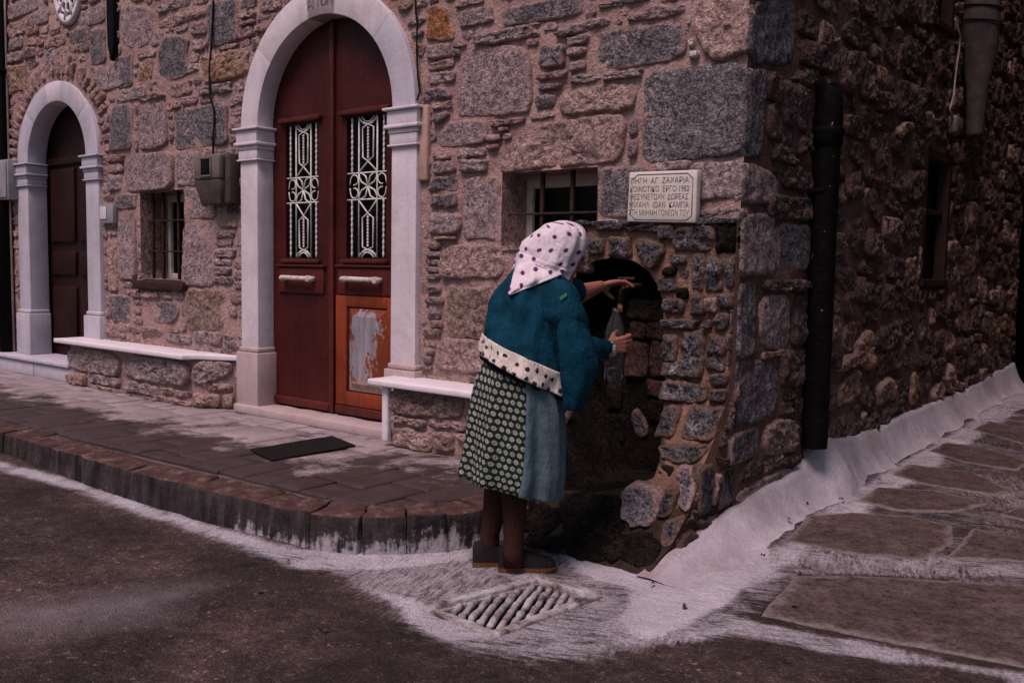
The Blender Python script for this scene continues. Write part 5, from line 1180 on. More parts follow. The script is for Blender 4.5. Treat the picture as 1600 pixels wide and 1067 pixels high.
# electricity meter
m0, m1 = fac(311, 244, -.1), fac(352, 320, -.1)
mt = thing('electricity_meter', 'brown plastic electricity meter box between the barred window and the big door', 'meter', ((m0.x + m1.x) / 2, 0, m1.z))
xa, xb, za, zb = m0.x, m1.x + .03, m1.z, m0.z
b = MB(); b.box((xa + .03, -.10, za + .01), (xb + .02, -.001, zb), .012); b.build('body', M['meter'], mt)
zmid = za + (zb - za) * .50
b = MB(); b.box((xa, -.15, zmid), (xb - .03, -.1005, zb - .005), .014); b.build('cover', M['meter_light'], mt)
b = MB(); b.cube(lambda p: ((xa + xb - .03) / 2 + (xb - xa - .03) / 2 * p[0] * (1 - .12 * (1 - p[2])) + .012 * (1 - p[2]), -.12 + (.03 - .0 * p[2]) * p[1] + (.012 * (1 - p[2])), (za + zmid) / 2 + (zmid - za) / 2 * .96 * p[2]), (2, 1, 2), (.1, .2, .08)); b.build('terminal_cover', M['meter'], mt)
wx0, wx1, wz0, wz1 = fac(315, 262, -.15).x, fac(329, 262, -.15).x, fac(322, 274, -.15).z, fac(322, 249, -.15).z
b = MB(); b.box((wx0, -.154, wz0), (wx1, -.148, wz1), .003); b.build('display_window', M['glass'], mt)
b = MB()
for (zz0, zz1, xx0, xx1) in ((wz1, wz1 + .012, wx0 - .012, wx1 + .012), (wz0 - .012, wz0, wx0 - .012, wx1 + .012), (wz0, wz1, wx0 - .012, wx0), (wz0, wz1, wx1, wx1 + .012)): b.box((xx0, -.160, zz0), (xx1, -.1495, zz1), .003)
b.build('window_frame', M['meter_light'], mt)
lo_ = [fac(x, y, -.05) for x, y in ((318, 306), (315, 314), (317, 321), (322, 322), (328, 317), (332, 313))]
b = MB(); b.tube(lo_, .006, 6); b.build('cable_loop', M['cable'], mt)
cpts = [fac(x, y, -.03) for x, y in ((334, -40), (333, 10), (331, 60), (327, 110), (328, 150), (334, 172), (335, 185), (333, 215), (333, 245))]
b = MB(); b.tube([tuple(p) for p in cpts], .008, 6); tag(b.build('hanging_cable', M['cable']), 'black cable hanging down the wall to the meter box', 'cable')
cpts = [fac(x, y, -.02) for x, y in ((648, -40), (649, 12), (652, 40), (651, 80), (653, 120), (656, 144), (652, 156), (648, 160))]
b = MB(); b.tube([tuple(p) for p in cpts], .006, 6); tag(b.build('thin_cable', M['cable']), 'thin black cable along the right side of the big marble arch', 'cable')
# door bell box
a0, a1 = fac(157, 320, -.04), fac(178, 349, -.04)
bb = thing('doorbell', 'small grey doorbell box on the wall right of the small arched door', 'doorbell', (a0.x, 0, a1.z))
b = MB(); b.box((a0.x, -.05, a1.z), (a1.x, .0, a0.z), .006); b.build('body', M['box_grey'], bb)
b = MB(); b.box((a0.x + .015, -.057, a1.z + .035), (a0.x + (a1.x - a0.x) * .55, -.0505, a0.z - .02), .003); b.build('button_plate', M['marble'], bb)
# black iron spike hanging at the top
s0, s1 = fac(170, -30, -.04), fac(172, 96, -.04); sx = (fac(168, 20, -.04).x + fac(179, 20, -.04).x) / 2; hw = (fac(180, 20, -.04).x - fac(167, 20, -.04).x) / 2
v = []; f = []
zz = [s0.z + .2, s1.z + .32, s1.z + .12, s1.z]
for z_, k in zip(zz, (1, 1, .85, .06)): v += [(sx - hw * k, -.015, z_), (sx + hw * k, -.015, z_), (sx + hw * k * .8, -.05, z_), (sx - hw * k * .8, -.05, z_)]
for r_ in range(3): f += [(r_ * 4 + i, r_ * 4 + (i + 1) % 4, r_ * 4 + 4 + (i + 1) % 4, r_ * 4 + 4 + i) for i in range(4)]
f += [(12, 13, 14, 15), (3, 2, 1, 0)]
tag(mk('iron_spike', v, f, M['black_thin'], None, False), 'black pointed iron bar hanging on the wall above the small arched door', 'iron bar')
# pierced marble rosette
rc = fac(106, 4, -.02); rr_ = fac(126, 4, -.02).x - fac(86, 4, -.02).x; rr_ = rr_ / 2 * 1.05; rz_ = rr_ * 1.0
zc_ = fac(104, 40, -.02).z + rr_ * 1.25
ro = thing('marble_rosette', 'round pierced marble vent carved like a flower, above the small door', 'wall vent', (rc.x, 0, zc_ - rr_))
b = MB(); v = []; f = []; n = 36
for r_, y_ in ((rr_ * 1.0, .0), (rr_ * 1.0, -.035), (rr_ * .80, -.035), (rr_ * .78, -.0)):
    for k in range(n): a = 2 * math.pi * k / n; v.append((rc.x + r_ * math.cos(a), y_, zc_ + 1.25 * r_ * math.sin(a)))
f = [(j * n + k, j * n + (k + 1) % n, (j + 1) * n + (k + 1) % n, (j + 1) * n + k) for j in range(3) for k in range(n)]
b.add(v, f); b.build('rim', M['marble'], ro)
b = MB(); b.add([(rc.x + rr_ * .98 * math.cos(2 * math.pi * k / 24), -.004, zc_ + 1.25 * rr_ * .98 * math.sin(2 * math.pi * k / 24)) for k in range(24)], [tuple(range(24))]); b.build('dark_back', M['hole'], ro, False)  # black disc painted as the darkness behind the piercings
for k in range(10):
    a = math.pi * 2 * k / 10 + .16; b = MB()
    b.tube([(rc.x + rr_ * t_ * math.cos(a), -.022, zc_ + 1.25 * rr_ * t_ * math.sin(a)) for t_ in (.18, .5, .84)], [.012, .014, .024], 8); b.build('spoke', M['marble'], ro)
for k in range(10):
    a = math.pi * 2 * (k + .5) / 10 + .16; b = MB(); cx_, cz_ = rc.x + rr_ * .52 * math.cos(a), zc_ + 1.25 * rr_ * .52 * math.sin(a)
    b.tube([(cx_ + .038 * math.cos(q), -.022, cz_ + .042 * math.sin(q)) for q in np.linspace(0, 2 * math.pi, 13)], .011, 6); b.build('ring', M['marble'], ro)
b = MB(); b.cube(lambda a: (rc.x - rr_ * 1.05 - .02 + .10 * a[0], -.006 + .008 * a[1], zc_ - .1 + .2 * a[2]), (4, 1, 6), (.1, .4, .1)); b.build('plaster_patch', M['plaster'], ro)

# ------------------------------------------------------------------ plaque
PY = -.055
c0, c1, c2, c3 = (fac(*p, PY) for p in ((987, 270), (1093, 266), (1090, 349), (983, 347)))
pl = thing('inscribed_plaque', 'cream marble plaque with five lines of Greek capitals above the fountain niche', 'plaque', tuple((c2 + c3) / 2))
def pq(u, v, w=0.0): a = c0.lerp(c1, u).lerp(c3.lerp(c2, u), v); return (a.x, PY - w, a.z)
b = MB(); b.cube(lambda a: pq((a[0] + 1) / 2, (1 - a[2]) / 2, .0 + .022 * a[1] * -1 - .022 + .022), (6, 1, 6), (.03, .3, .04)); b.build('slab', M['plaque'], pl)
W_, H_ = (c1 - c0).length, (c0 - c3).length
b = MB()
bo = [(.13, .06), (.87, .06), (.945, .16), (.945, .86), (.87, .95), (.13, .95), (.055, .86), (.055, .16), (.13, .06)]
for i in range(8): b.tube([pq(*bo[i], .0215), pq(*bo[i + 1], .0215)], .0028, 5)
b.build('border_line', M['letter'], pl)
b = MB()
for txt, v_, u0, u1 in (('ΠΗΓΗ  ΑΓ  ΖΑΧΑΡΙΑ', .235, .035, .89), ('ΚΟΙΝΟΤΙΚΟ  ΕΡΓΟ 1982', .40, .03, .90), ('ΜΕΣΥΝΕΤΩΧΗ  ΔΩΡΕΑΣ', .555, .03, .89), ('ΜΙΧΑΗΛ  ΙΩΑΝ  ΚΑΜΠΑ', .71, .03, .90), ('ΣΤΗ ΜΝΗΜΗ ΓΟΝΕΩΝ ΤΟΥ', .865, .025, .91)):
    v, f = text_mesh(txt, 1.0, .0)
    A = np.array(v); lo, hi = A.min(0), A.max(0); capH = hi[1] - max(0, lo[1] * 0)
    vv = []
    for p in A:
        u = u0 + (u1 - u0) * (p[0] - lo[0]) / (hi[0] - lo[0]); w_ = v_ - .115 * p[1] / .73
        vv.append(pq(u, w_, .0232))
    b.add(vv, f)
b.build('lettering', M['letter'], pl, False)

# ------------------------------------------------------------------ the house across the alley (outside the frame; it shades the alley)
opp = thing('opposite_house', 'plain rendered house on the other side of the narrow alley', 'house', (3.2, 6, 0))
b = MB(); b.box((2.4, .5, -.3), (6.5, 13, 7.4), .05); b.build('wall', M['mortar_alley'], opp, False)
b = MB(); b.box((2.25, .35, 7.42), (6.7, 13.2, 7.6), .03); b.build('roof', M['mortar'], opp, False)
b = MB(); b.box((-.5, 12.6, -.3), (2.39, 13.4, 6.6), .05); b.build('end_wall', M['mortar_alley'], opp, False)
# ------------------------------------------------------------------ the woman
def cloth(name, colfn, rough=0.85, bump=0.0015, sc=260, sheen=0.0):
    t = NT(name); c = colfn(t)
    wv = t.n('TexNoise'); wv.inputs['Scale'].default_value = sc; wv.inputs['Detail'].default_value = 2; t.put(wv.inputs['Vector'], t.pos)
    h = t.math('ADD', t.noise(22, 4, 0.6), t.math('MULTIPLY', wv.outputs['Fac'], .2))
    x = t.sep(t.pos); cr = t.noise(34, 5, .65, t.comb(x[0], x[1], t.math('MULTIPLY', x[2], .3)), dist=.8)
    h = t.math('ADD', h, t.math('MULTIPLY', cr, 1.1))
    t.out(c, rough, t.bump(h, bump * 6, 1.0), 0.06); return t.m
def vary(t, col, lo=.8, hi=1.2, sc=9): return t.mix(1.0, col, t.ramp(t.noise(sc, 5, .65), [(0.3, lo), (0.7, hi)]), 'MULTIPLY')
M['jacket'] = cloth('teal_wool', lambda t: vary(t, (0.0036, 0.034, 0.058), .65, 1.4, 14) if False else t.mix(.5, vary(t, (0.0036, 0.034, 0.058), .65, 1.4, 14), t.ramp(t.noise(150, 3, .7), [(0.35, .6), (0.65, 1.4)]), 'MULTIPLY'))
def skirt_col(t):
    uv = t.sep(t.uv()); s = 36.0
    gy = t.math('MULTIPLY', uv[1], s); row = t.math('FLOOR', gy)
    gx = t.math('ADD', t.math('MULTIPLY', uv[0], s * 1.05), t.math('MULTIPLY', t.math('MODULO', row, 2.0), .5))
    fx = t.math('SUBTRACT', t.math('FRACT', gx), .5); fy = t.math('SUBTRACT', t.math('FRACT', gy), .5)
    d = t.math('SQRT', t.math('ADD', t.math('MULTIPLY', fx, fx), t.math('MULTIPLY', fy, fy)))
    ring = t.ramp(d, [(0.0, 0.2), (0.07, 0.2), (0.12, 1.0), (0.31, 1.0), (0.37, 0.0)])
    fx2 = t.math('SUBTRACT', t.math('FRACT', t.math('ADD', gx, .5)), .5); d2 = t.math('ADD', t.math('ABSOLUTE', fx2), t.math('ABSOLUTE', t.math('MULTIPLY', fy, .5)))
    dot = t.ramp(d2, [(0.03, .6), (0.06, 0.0)])
    k = t.math('MAXIMUM', ring, dot)
    return t.mix(k, (0.016, 0.022, 0.020), vary(t, (0.29, 0.315, 0.275), .7, 1.25, 25))
M['skirt'] = cloth('patterned_skirt', skirt_col)
M['apron'] = cloth('blue_apron_cloth', lambda t: vary(t, (0.085, 0.130, 0.155), .8, 1.2, 7))
def scarf_col(t):
    uv = t.uv(); vm = t.n('Mapping'); vm.inputs['Scale'].default_value = (18, 16.5, 1); t.put(vm.inputs['Vector'], uv)
    q = t.n('TexVoronoi', feature='F1', voronoi_dimensions='2D'); q.inputs['Scale'].default_value = 1.0; q.inputs['Randomness'].default_value = .45; t.put(q.inputs['Vector'], vm.outputs[0])
    k = t.ramp(q.outputs['Distance'], [(0.14, 1.0), (0.175, 0.0)])
    return t.mix(k, vary(t, (0.66, 0.575, 0.62), .9, 1.08, 12), (0.13, 0.022, 0.12))
M['scarf'] = cloth('dotted_scarf', scarf_col, .8)
def band_col(t):
    uv = t.sep(t.uv())
    vm = t.comb(t.math('MULTIPLY', uv[0], 24.0), t.math('MULTIPLY', uv[1], 24.0), 0.0)
    q = t.n('TexVoronoi', feature='F1', voronoi_dimensions='2D'); q.inputs['Scale'].default_value = 1.0; q.inputs['Randomness'].default_value = .4; t.put(q.inputs['Vector'], vm)
    d = t.math('ADD', q.outputs['Distance'], t.math('MULTIPLY', t.math('SUBTRACT', t.noise(120, 3), .5), .5))
    k = t.ramp(d, [(0.17, 1.0), (0.25, 0.0)])
    return t.mix(k, vary(t, (0.62, 0.55, 0.50), .85, 1.1, 20), (0.022, 0.020, 0.022))
M['band'] = cloth('printed_hem_band', band_col)
M['trim'] = cloth('black_trim', lambda t: vary(t, (0.010, 0.009, 0.014)))
M['blue_trim'] = cloth('blue_cuff', lambda t: vary(t, (0.02, 0.02, 0.13)))
M['pink_trim'] = cloth('pink_cuff', lambda t: vary(t, (0.55, 0.10, 0.11)))
def shirt_col(t): return t.mix(t.ramp(t.noise(110, 3, .7), [(0.46, 0), (0.52, 1)]), (0.03, 0.035, 0.05), (0.50, 0.48, 0.48))
M['shirt'] = cloth('printed_shirt_cuff', shirt_col)
M['patch'] = cloth('green_patch', lambda t: vary(t, (0.03, 0.12, 0.085)))
M['stocking'] = cloth('brown_stocking', lambda t: vary(t, (0.048, 0.021, 0.016), .85, 1.15))
M['shoe'] = cloth('dark_shoe_cloth', lambda t: vary(t, (0.018, 0.015, 0.018)), .8)
M['sole'] = plain('tan_sole_rubber', (0.12, 0.055, 0.022), 0.7, .25)
def skin_mat():
    t = NT('weathered_skin'); c = vary(t, (0.30, 0.118, 0.085), .8, 1.2, 26)
    c = t.mix(t.ramp(t.noise(60, 3), [(0.6, 0), (0.75, .4)]), c, (0.22, 0.08, 0.06))
    t.b.inputs['Subsurface Weight'].default_value = .12; t.b.inputs['Subsurface Radius'].default_value = (.01, .004, .002)
    return t.out(c, .55, t.bump(t.noise(90, 4, .7), .0025, .8), .35)
M['skin'] = skin_mat()

BF = Vector((-.47, -1.04, STREET)); DV = Vector((RM[0][2], RM[1][2], 0)).normalized(); RV = Vector((-DV.y, DV.x, 0)); UP = Vector((0, 0, 1))
def Wp(px, py, off=0.0):
    """pixel -> the upright plane through the woman, moved off metres towards the camera"""
    d = Vector(ray(px, py)); c = Vector(CAM); q = BF + DV * off
    return c + d * ((q - c).dot(DV) / d.dot(DV))
print('RV', RV, 'DV', DV)
woman = thing('person', 'old woman in dotted headscarf and teal jacket filling a bottle at the fountain', 'person', tuple(BF))
def loft(rings, n=40, m=6, disp=None, th0=0.0, th1=2 * math.pi, power=2.0, capA=False, capB=False, skip=None):
    """rings: (left px, right px, depth half-width, off[, lift]) -> a cloth tube through them; returns verts, faces, uv"""
    K = []
    for r in rings:
        a, c = Wp(*r[0], r[3]), Wp(*r[1], r[3]); K.append(((a + c) / 2, (c - a) / 2, DV * r[2] + UP * (r[4] if len(r) > 4 else 0)))
    N = (len(K) - 1) * m + 1; closed = th1 - th0 > 6.2
    v = []; uv = []; f = []; cum = 0; prev = None
    cols = n if closed else n + 1
    for i in range(N):
        t = i / m; k = min(int(t), len(K) - 2); s = t - k
        def cr(j):
            p0, p1, p2, p3 = K[max(k - 1, 0)][j], K[k][j], K[k + 1][j], K[min(k + 2, len(K) - 1)][j]
            return 0.5 * ((2 * p1) + (p2 - p0) * s + (2 * p0 - 5 * p1 + 4 * p2 - p3) * s * s + (3 * p1 - p0 - 3 * p2 + p3) * s ** 3)
        c, a, d = cr(0), cr(1), cr(2)
        if prev is not None: cum += (c - prev).length
        prev = c
        per = 2 * math.pi * math.sqrt((a.length_squared + d.length_squared) / 2)
        for q in range(cols):
            th = th0 + (th1 - th0) * q / n
            ct, st = math.cos(th), math.sin(th)
            e = 2 / power; ct2 = math.copysign(abs(ct) ** e, ct); st2 = math.copysign(abs(st) ** e, st)
            p = c + a * ct2 + d * st2
            if disp:
                nr = (a.normalized() * ct + d.normalized() * st); p = p + nr * disp(th, i / (N - 1), p)
            v.append(p); uv.append((th / (2 * math.pi) * per, cum))
    for i in range(N - 1):
        for q in range(n):
            if skip and skip(th0 + (th1 - th0) * (q + .5) / n, (i + .5) / (N - 1)): continue
            q2 = (q + 1) % cols; f.append((i * cols + q, i * cols + q2, (i + 1) * cols + q2, (i + 1) * cols + q))
    if capA: f.append(tuple(range(cols - 1, -1, -1)))
    if capB: f.append(tuple(range((N - 1) * cols, N * cols)))
    return v, f, uv
def cloth_obj(name, g, mat, thick=0.0, parent=None):
    o = mk(name, g[0], g[1], mat, parent or woman, True, uv=g[2])
    if thick:
        md = o.modifiers.new('thickness', 'SOLIDIFY'); md.thickness = thick; md.offset = -1
    return o
# ---- body: head, neck, trunk, arms, hands and legs as one continuous skin
bm_ = MB()
def cap(pts, r, n=12):
    pts = [Vector(p) for p in pts]; r = list(r)
    a, c = pts[0], pts[-1]; d0_ = (pts[0] - pts[1]).normalized(); d1_ = (pts[-1] - pts[-2]).normalized()
    P_ = [a + d0_ * r[0] * .92, a + d0_ * r[0] * .6] + pts + [c + d1_ * r[-1] * .6, c + d1_ * r[-1] * .92]
    bm_.tube(P_, [r[0] * .3, r[0] * .8] + r + [r[-1] * .8, r[-1] * .3], n)
def ball(c, rx, ry, rz, n=16, ax=None):
    ax = ax or (RV, DV, UP)
    v = []; f = []
    for i in range(1, n):
        a = math.pi * i / n
        for k in range(2 * n): b_ = math.pi * k / n; v.append(Vector(c) + ax[0] * (rx * math.sin(a) * math.cos(b_)) + ax[1] * (ry * math.sin(a) * math.sin(b_)) + ax[2] * (rz * math.cos(a)))
    N = 2 * n
    for i in range(n - 2):
        for k in range(N): f.append((i * N + k, (i + 1) * N + k, (i + 1) * N + (k + 1) % N, i * N + (k + 1) % N))
    f.append(tuple(range(N))); f.append(tuple(range((n - 2) * N + N - 1, (n - 2) * N - 1, -1)))
    bm_.add(v, f)
OFFH = -.14
hc = Wp(871, 392, OFFH)                                         # head centre
fd = (RV * .86 - DV * .40 - UP * .30).normalized()              # where the face points
hu = (UP - fd * UP.dot(fd)).normalized(); hs = fd.cross(hu).normalized(); HA = (fd, hs, hu)
ball(hc, .098, .078, .112, 18, HA)
def hp(a, b_, c): return hc + fd * a + hs * b_ + hu * c
ball(hp(.045, 0, -.06), .055, .052, .06, 12, HA)                # jaw
cap([hp(.088, 0, .015), hp(.108, 0, -.015), hp(.112, 0, -.028)], [.010, .013, .015], 10)   # nose
for s_ in (-1, 1):
    ball(hp(.07, .04 * s_, -.028), .025, .024, .022, 10, HA)    # cheekbone
    ball(hp(.083, .032 * s_, .012), .013, .016, .011, 8, HA)    # eye
    cap([hp(.092, .014 * s_, .028), hp(.084, .05 * s_, .030)], [.009, .008], 8)               # brow
    ball(hp(-.005, .080 * s_, -.01), .024, .010, .032, 8, HA)   # ear
cap([hp(.093, -.022, -.062), hp(.1, 0, -.061), hp(.093, .022, -.062)], [.006, .008, .006], 8)  # lips
cap([hp(.092, -.018, -.074), hp(.098, 0, -.075), hp(.092, .018, -.074)], [.006, .008, .006], 8)
ball(hp(.085, 0, -.1), .022, .026, .02, 10, HA)                 # chin
cap([hp(-.02, 0, -.06), Wp(843, 440, -.10)], [.055, .062], 14)
cap([Wp(843, 440, -.10), Wp(826, 480, -.07), Wp(815, 530, -.04), Wp(806, 570, -.01), Wp(797, 610, 0)], [.07, .095, .105, .11, .12], 18)
# legs
ANK = [(Wp(765, 850, -.065), Wp(773, 790, -.06), Wp(786, 690, -.045), Wp(790, 610, -.04)), (Wp(802, 864, .05), Wp(804, 800, .05), Wp(804, 690, .05), Wp(802, 610, .05))]
for L_ in ANK: cap([L_[0] + UP * -.02, L_[0] + UP * .04, L_[1], L_[2], L_[3]], [.033, .034, .042, .056, .07], 14)
# shoulders and arms
rs, re, rw = Wp(872, 474, .05), Wp(903, 548, .02), None
bot = P(961, 534, 1, -.42)                                      # where the bottle stands
def off_of(p): return (p - BF).dot(DV)
ob = off_of(bot); print('bottle off', ob)
rw = Wp(946, 541, ob + .06)
cap([Wp(850, 455, -.08), rs, rs.lerp(re, .5), re], [.07, .062, .052, .043], 14); cap([re, re.lerp(rw, .45), rw], [.043, .038, .026], 14)
ls, le = Wp(880, 452, -.22), Wp(906, 459, -.34)
lh = P(958, 444, 1, -.20); lw = Wp(939, 447, off_of(lh) + .07)
cap([Wp(850, 450, -.12), ls, le], [.065, .055, .042], 14); cap([le, le.lerp(lw, .45), lw], [.042, .035, .025], 14)
def hand(wrist, d, nrm_, thumb, L=.165, curls=((.5, .7, .6),) * 4, spread=.06, thumb_curl=.5):
    d = d.normalized(); nrm_ = (nrm_ - d * nrm_.dot(d)).normalized(); s_ = d.cross(nrm_).normalized() * thumb
    kn = []
    for i in range(4):
        o = (1.5 - i) * .0185
        k = wrist + d * (L * (.50 + (.02, .03, .015, -.015)[i])) + s_ * o
        cap([wrist + s_ * o * .55 + d * .004, wrist.lerp(k, .5) + s_ * o * .2 - nrm_ * .003, k], [.0135, .0135, .0115], 10); kn.append(k)
    ball(wrist + d * L * .22 + s_ * .016 + nrm_ * .007, .022, .016, .02, 10, (d, s_, nrm_))
    for i in range(4):
        ln = L * (.26, .29, .27, .21)[i]; segs = (ln * .95, ln * .62, ln * .5); ang = 0; p = kn[i]; pts = [p]
        dd = (d + s_ * spread * (1.5 - i)).normalized()
        for c_, l_ in zip(curls[i], segs):
            ang += c_; p = p + (dd * math.cos(ang) + nrm_ * math.sin(ang)) * l_; pts.append(p)
        cap(pts, [.0098, .0092, .0084, .0070], 10)
    b0 = wrist + d * L * .16 + s_ * .020
    b1 = b0 + (s_ * .75 + d * .55 + nrm_ * .35).normalized() * L * .24; b2 = b1 + (s_ * .15 + d * .8 + nrm_ * (.5 + thumb_curl)).normalized() * L * .19; b3 = b2 + (d * .7 + nrm_ * (.6 + thumb_curl) - s_ * .2).normalized() * L * .15
    cap([b0, b1, b2, b3], [.0135, .0115, .0100, .0080], 10)
# right hand closes round the bottle: palm to the bottle (away from the camera), thumb up
rd = (RV * .93 - DV * .22 + UP * .10); rn = (-DV * .9 - RV * .35)
rn_ = (rn - rd.normalized() * rn.dot(rd.normalized()))
hand(rw, rd, rn_, 1 if rd.cross(rn_).z > 0 else -1, .17, ((.55, .75, .6), (.6, .8, .6), (.65, .8, .6), (.7, .85, .6)))
ld = (lh - lw).normalized() + RV * .55 + UP * .16; ln_ = -UP * .9 + DV * .3
hand(lw, ld, ln_, 1, .17, ((.08, .35, .25), (.10, .35, .3), (.14, .4, .3), (.2, .45, .35)))
tmp = mk('tmp', bm_.v, bm_.f, M['skin'], None, True, origin=False)
md = tmp.modifiers.new('r', 'REMESH'); md.mode = 'VOXEL'; md.voxel_size = .0042; md.use_smooth_shade = True
md2 = tmp.modifiers.new('s', 'SMOOTH'); md2.factor = .5; md2.iterations = 3
dg = bpy.context.evaluated_depsgraph_get(); me = bpy.data.meshes.new_from_object(tmp.evaluated_get(dg)); bpy.data.objects.remove(tmp)
me.name = 'body'; me.transform(Matrix.Translation(-BF)); body = link('body', me, None, woman, BF)
if not me.materials: me.materials.append(M['skin'])
me.polygons.foreach_set('use_smooth', [True] * len(me.polygons))
# ---- stockings and shoes
for q, L_ in enumerate(ANK):
    pts = [L_[0] + UP * -.045, L_[0] + UP * .015, L_[0] + UP * .05, L_[0].lerp(L_[1], .6), L_[1], L_[1].lerp(L_[2], .5)]
    b = MB(); b.tube(pts, [.041, .040, .040, .043, .048, .056], 20); b.build('stocking', M['stocking'], woman)
def shoe(heel, toe, w=.040):
    ax = (toe - heel); L_ = ax.length; ax.normalize(); sd_ = Vector((-ax.y, ax.x, 0))
    prof_ = [(-.02, .55, .055), (.0, .80, .075), (.12, .92, .082), (.3, .88, .072), (.42, .90, .062), (.6, 1.0, .050), (.78, 1.0, .040), (.92, .82, .030), (1.0, .5, .022), (1.02, .2, .016)]
    v = []; f = []; n = 14
    for t_, ww_, h in prof_:
        for k in range(n):
            a = math.pi * k / (n - 1); o = w * ww_ * math.cos(a); z = h * (max(0.0, math.sin(a)) ** .6)
            p = heel + ax * (L_ * t_) + sd_ * (o + .006 * math.sin(t_ * 3)); v.append((p.x, p.y, STREET + .022 + z))
    for r_ in range(len(prof_) - 1): f += [(r_ * n + k, r_ * n + k + 1, (r_ + 1) * n + k + 1, (r_ + 1) * n + k) for k in range(n - 1)]
    f += [tuple(range(n)), tuple(range((len(prof_) - 1) * n + n - 1, (len(prof_) - 1) * n - 1, -1))]
    s_ = mk('shoe', v, f, M['shoe'], woman)
    v = []; f = []
    ring = [(t_, ww_ * 1.07) for t_, ww_, h in prof_]; out = [(t_, x_) for t_, x_ in ring] + [(t_, -x_) for t_, x_ in reversed(ring)]
    for z in (STREET + .002, STREET + .020):
        for t_, x_ in out:
            p = heel + ax * (L_ * (t_ * 1.02 - .005)) + sd_ * (w * x_ + .006 * math.sin(t_ * 3)); v.append((p.x, p.y, z + (.006 if t_ > .9 and z < STREET + .01 else 0)))
    n = len(out); f = [tuple(range(n - 1, -1, -1)), tuple(range(n, 2 * n))] + [(i, (i + 1) % n, (i + 1) % n + n, i + n) for i in range(n)]
    mk('sole', v, f, M['sole'], s_, False)
def onst(px, py): return P(px, py, 2, STREET + .012)
h2, t2 = onst(780, 886), onst(866, 886); h1 = onst(740, 878); shoe(h2, t2, .044); shoe(h1, h1 + (t2 - h2) * .98, .042)
# ---- skirt, apron
fold = lambda th, t, p: (.012 * math.sin(9 * th + 1.3) + .007 * math.sin(17 * th + 2 + 3 * t) + .006 * math.sin(5 * th + 4)) * (.15 + t) + .004 * nz(p, 9)
SK = [((784, 528), (850, 552), .110, 0), ((758, 560), (870, 590), .155, 0), ((739, 610), (875, 635), .175, 0), ((731, 660), (878, 690), .18, .0), ((724, 704), (877, 738), .185, 0), ((718, 741), (869, 776), .185, .0, .012)]
cloth_obj('skirt', loft(SK, 72, 6, fold), M['skirt'], .004)
APR = [((r[0][0] + 6, r[0][1]), (r[1][0] + (3 if i > 1 else -6), r[1][1] + (3 if i == len(SK) - 1 else 0)), r[2] + (.009 if i > 1 else -.012 * (1 - i)), r[3], *(r[4:] or (0,))) for i, r in enumerate(SK)]
cloth_obj('apron', loft(APR, 44, 6, lambda th, t, p: fold(th, t, p) + .006, R(-100), R(82)), M['apron'], .003)
# ---- jacket
def jfold(th, t, p):
    return .008 * math.sin(4 * th + 3 * t) * (1 - t) + .020 * nz((p.x, p.y, p.z * .45), 7) + .010 * nz((p.x, p.y, p.z * .5), 15) + .005 * nz(p, 30) + .006 * math.sin(12 * th + 5 * t) * (1 - t) ** 2 + .010 * math.exp(-((th - 1.9) / .10) ** 2) * min(1, 3 * t) + .016 * ((1 - abs(nz(((p - BF).dot(RV) * 1.5 - p.z * .9, p.z * .45 + (p - BF).dot(RV) * .3, 4.0), 6))) ** 5 - .35) + .0065 * math.sin(15 * th + 9 * nz(p, 3.5)) * (.35 + .65 * (1 - t))
JK = [((754, 551), (882, 614), .195, -.01), ((761, 520), (894, 580), .186, -.02), ((769, 487), (902, 540), .168, -.04), ((780, 454), (902, 500), .148, -.06), ((797, 430), (898, 466), .125, -.08), ((808, 415), (893, 446), .10, -.09), ((822, 408), (884, 436), .085, -.10)]
jk = loft(JK, 64, 7, jfold); jacket = cloth_obj('jacket', jk, M['jacket'], .004)
def jl(k):
    a, c = JK[0], JK[1]; m_ = lambda x, y: x + (y - x) * k
    return ((m_(a[0][0], c[0][0]), m_(a[0][1], c[0][1])), (m_(a[1][0], c[1][0]), m_(a[1][1], c[1][1])), m_(a[2], c[2]) + .003, m_(a[3], c[3]))
HB = [jl(-.05), jl(.4), jl(.86)]
cloth_obj('hem_band', loft(HB, 64, 4, lambda th, t, p: jfold(th, t * .145, p) + .009), M['band'], .003, jacket)
HT = [((755, 562), (882, 623), .186, -.008), ((754, 551), (884, 614), .19, -.01)]
cloth_obj('hem_trim', loft(HT, 64, 2, lambda th, t, p: .008 * math.sin(4 * th) + .016 * nz((p.x, p.y, p.z * .6), 7) + .007 * nz(p, 17) + .004), M['trim'], .003, jacket)
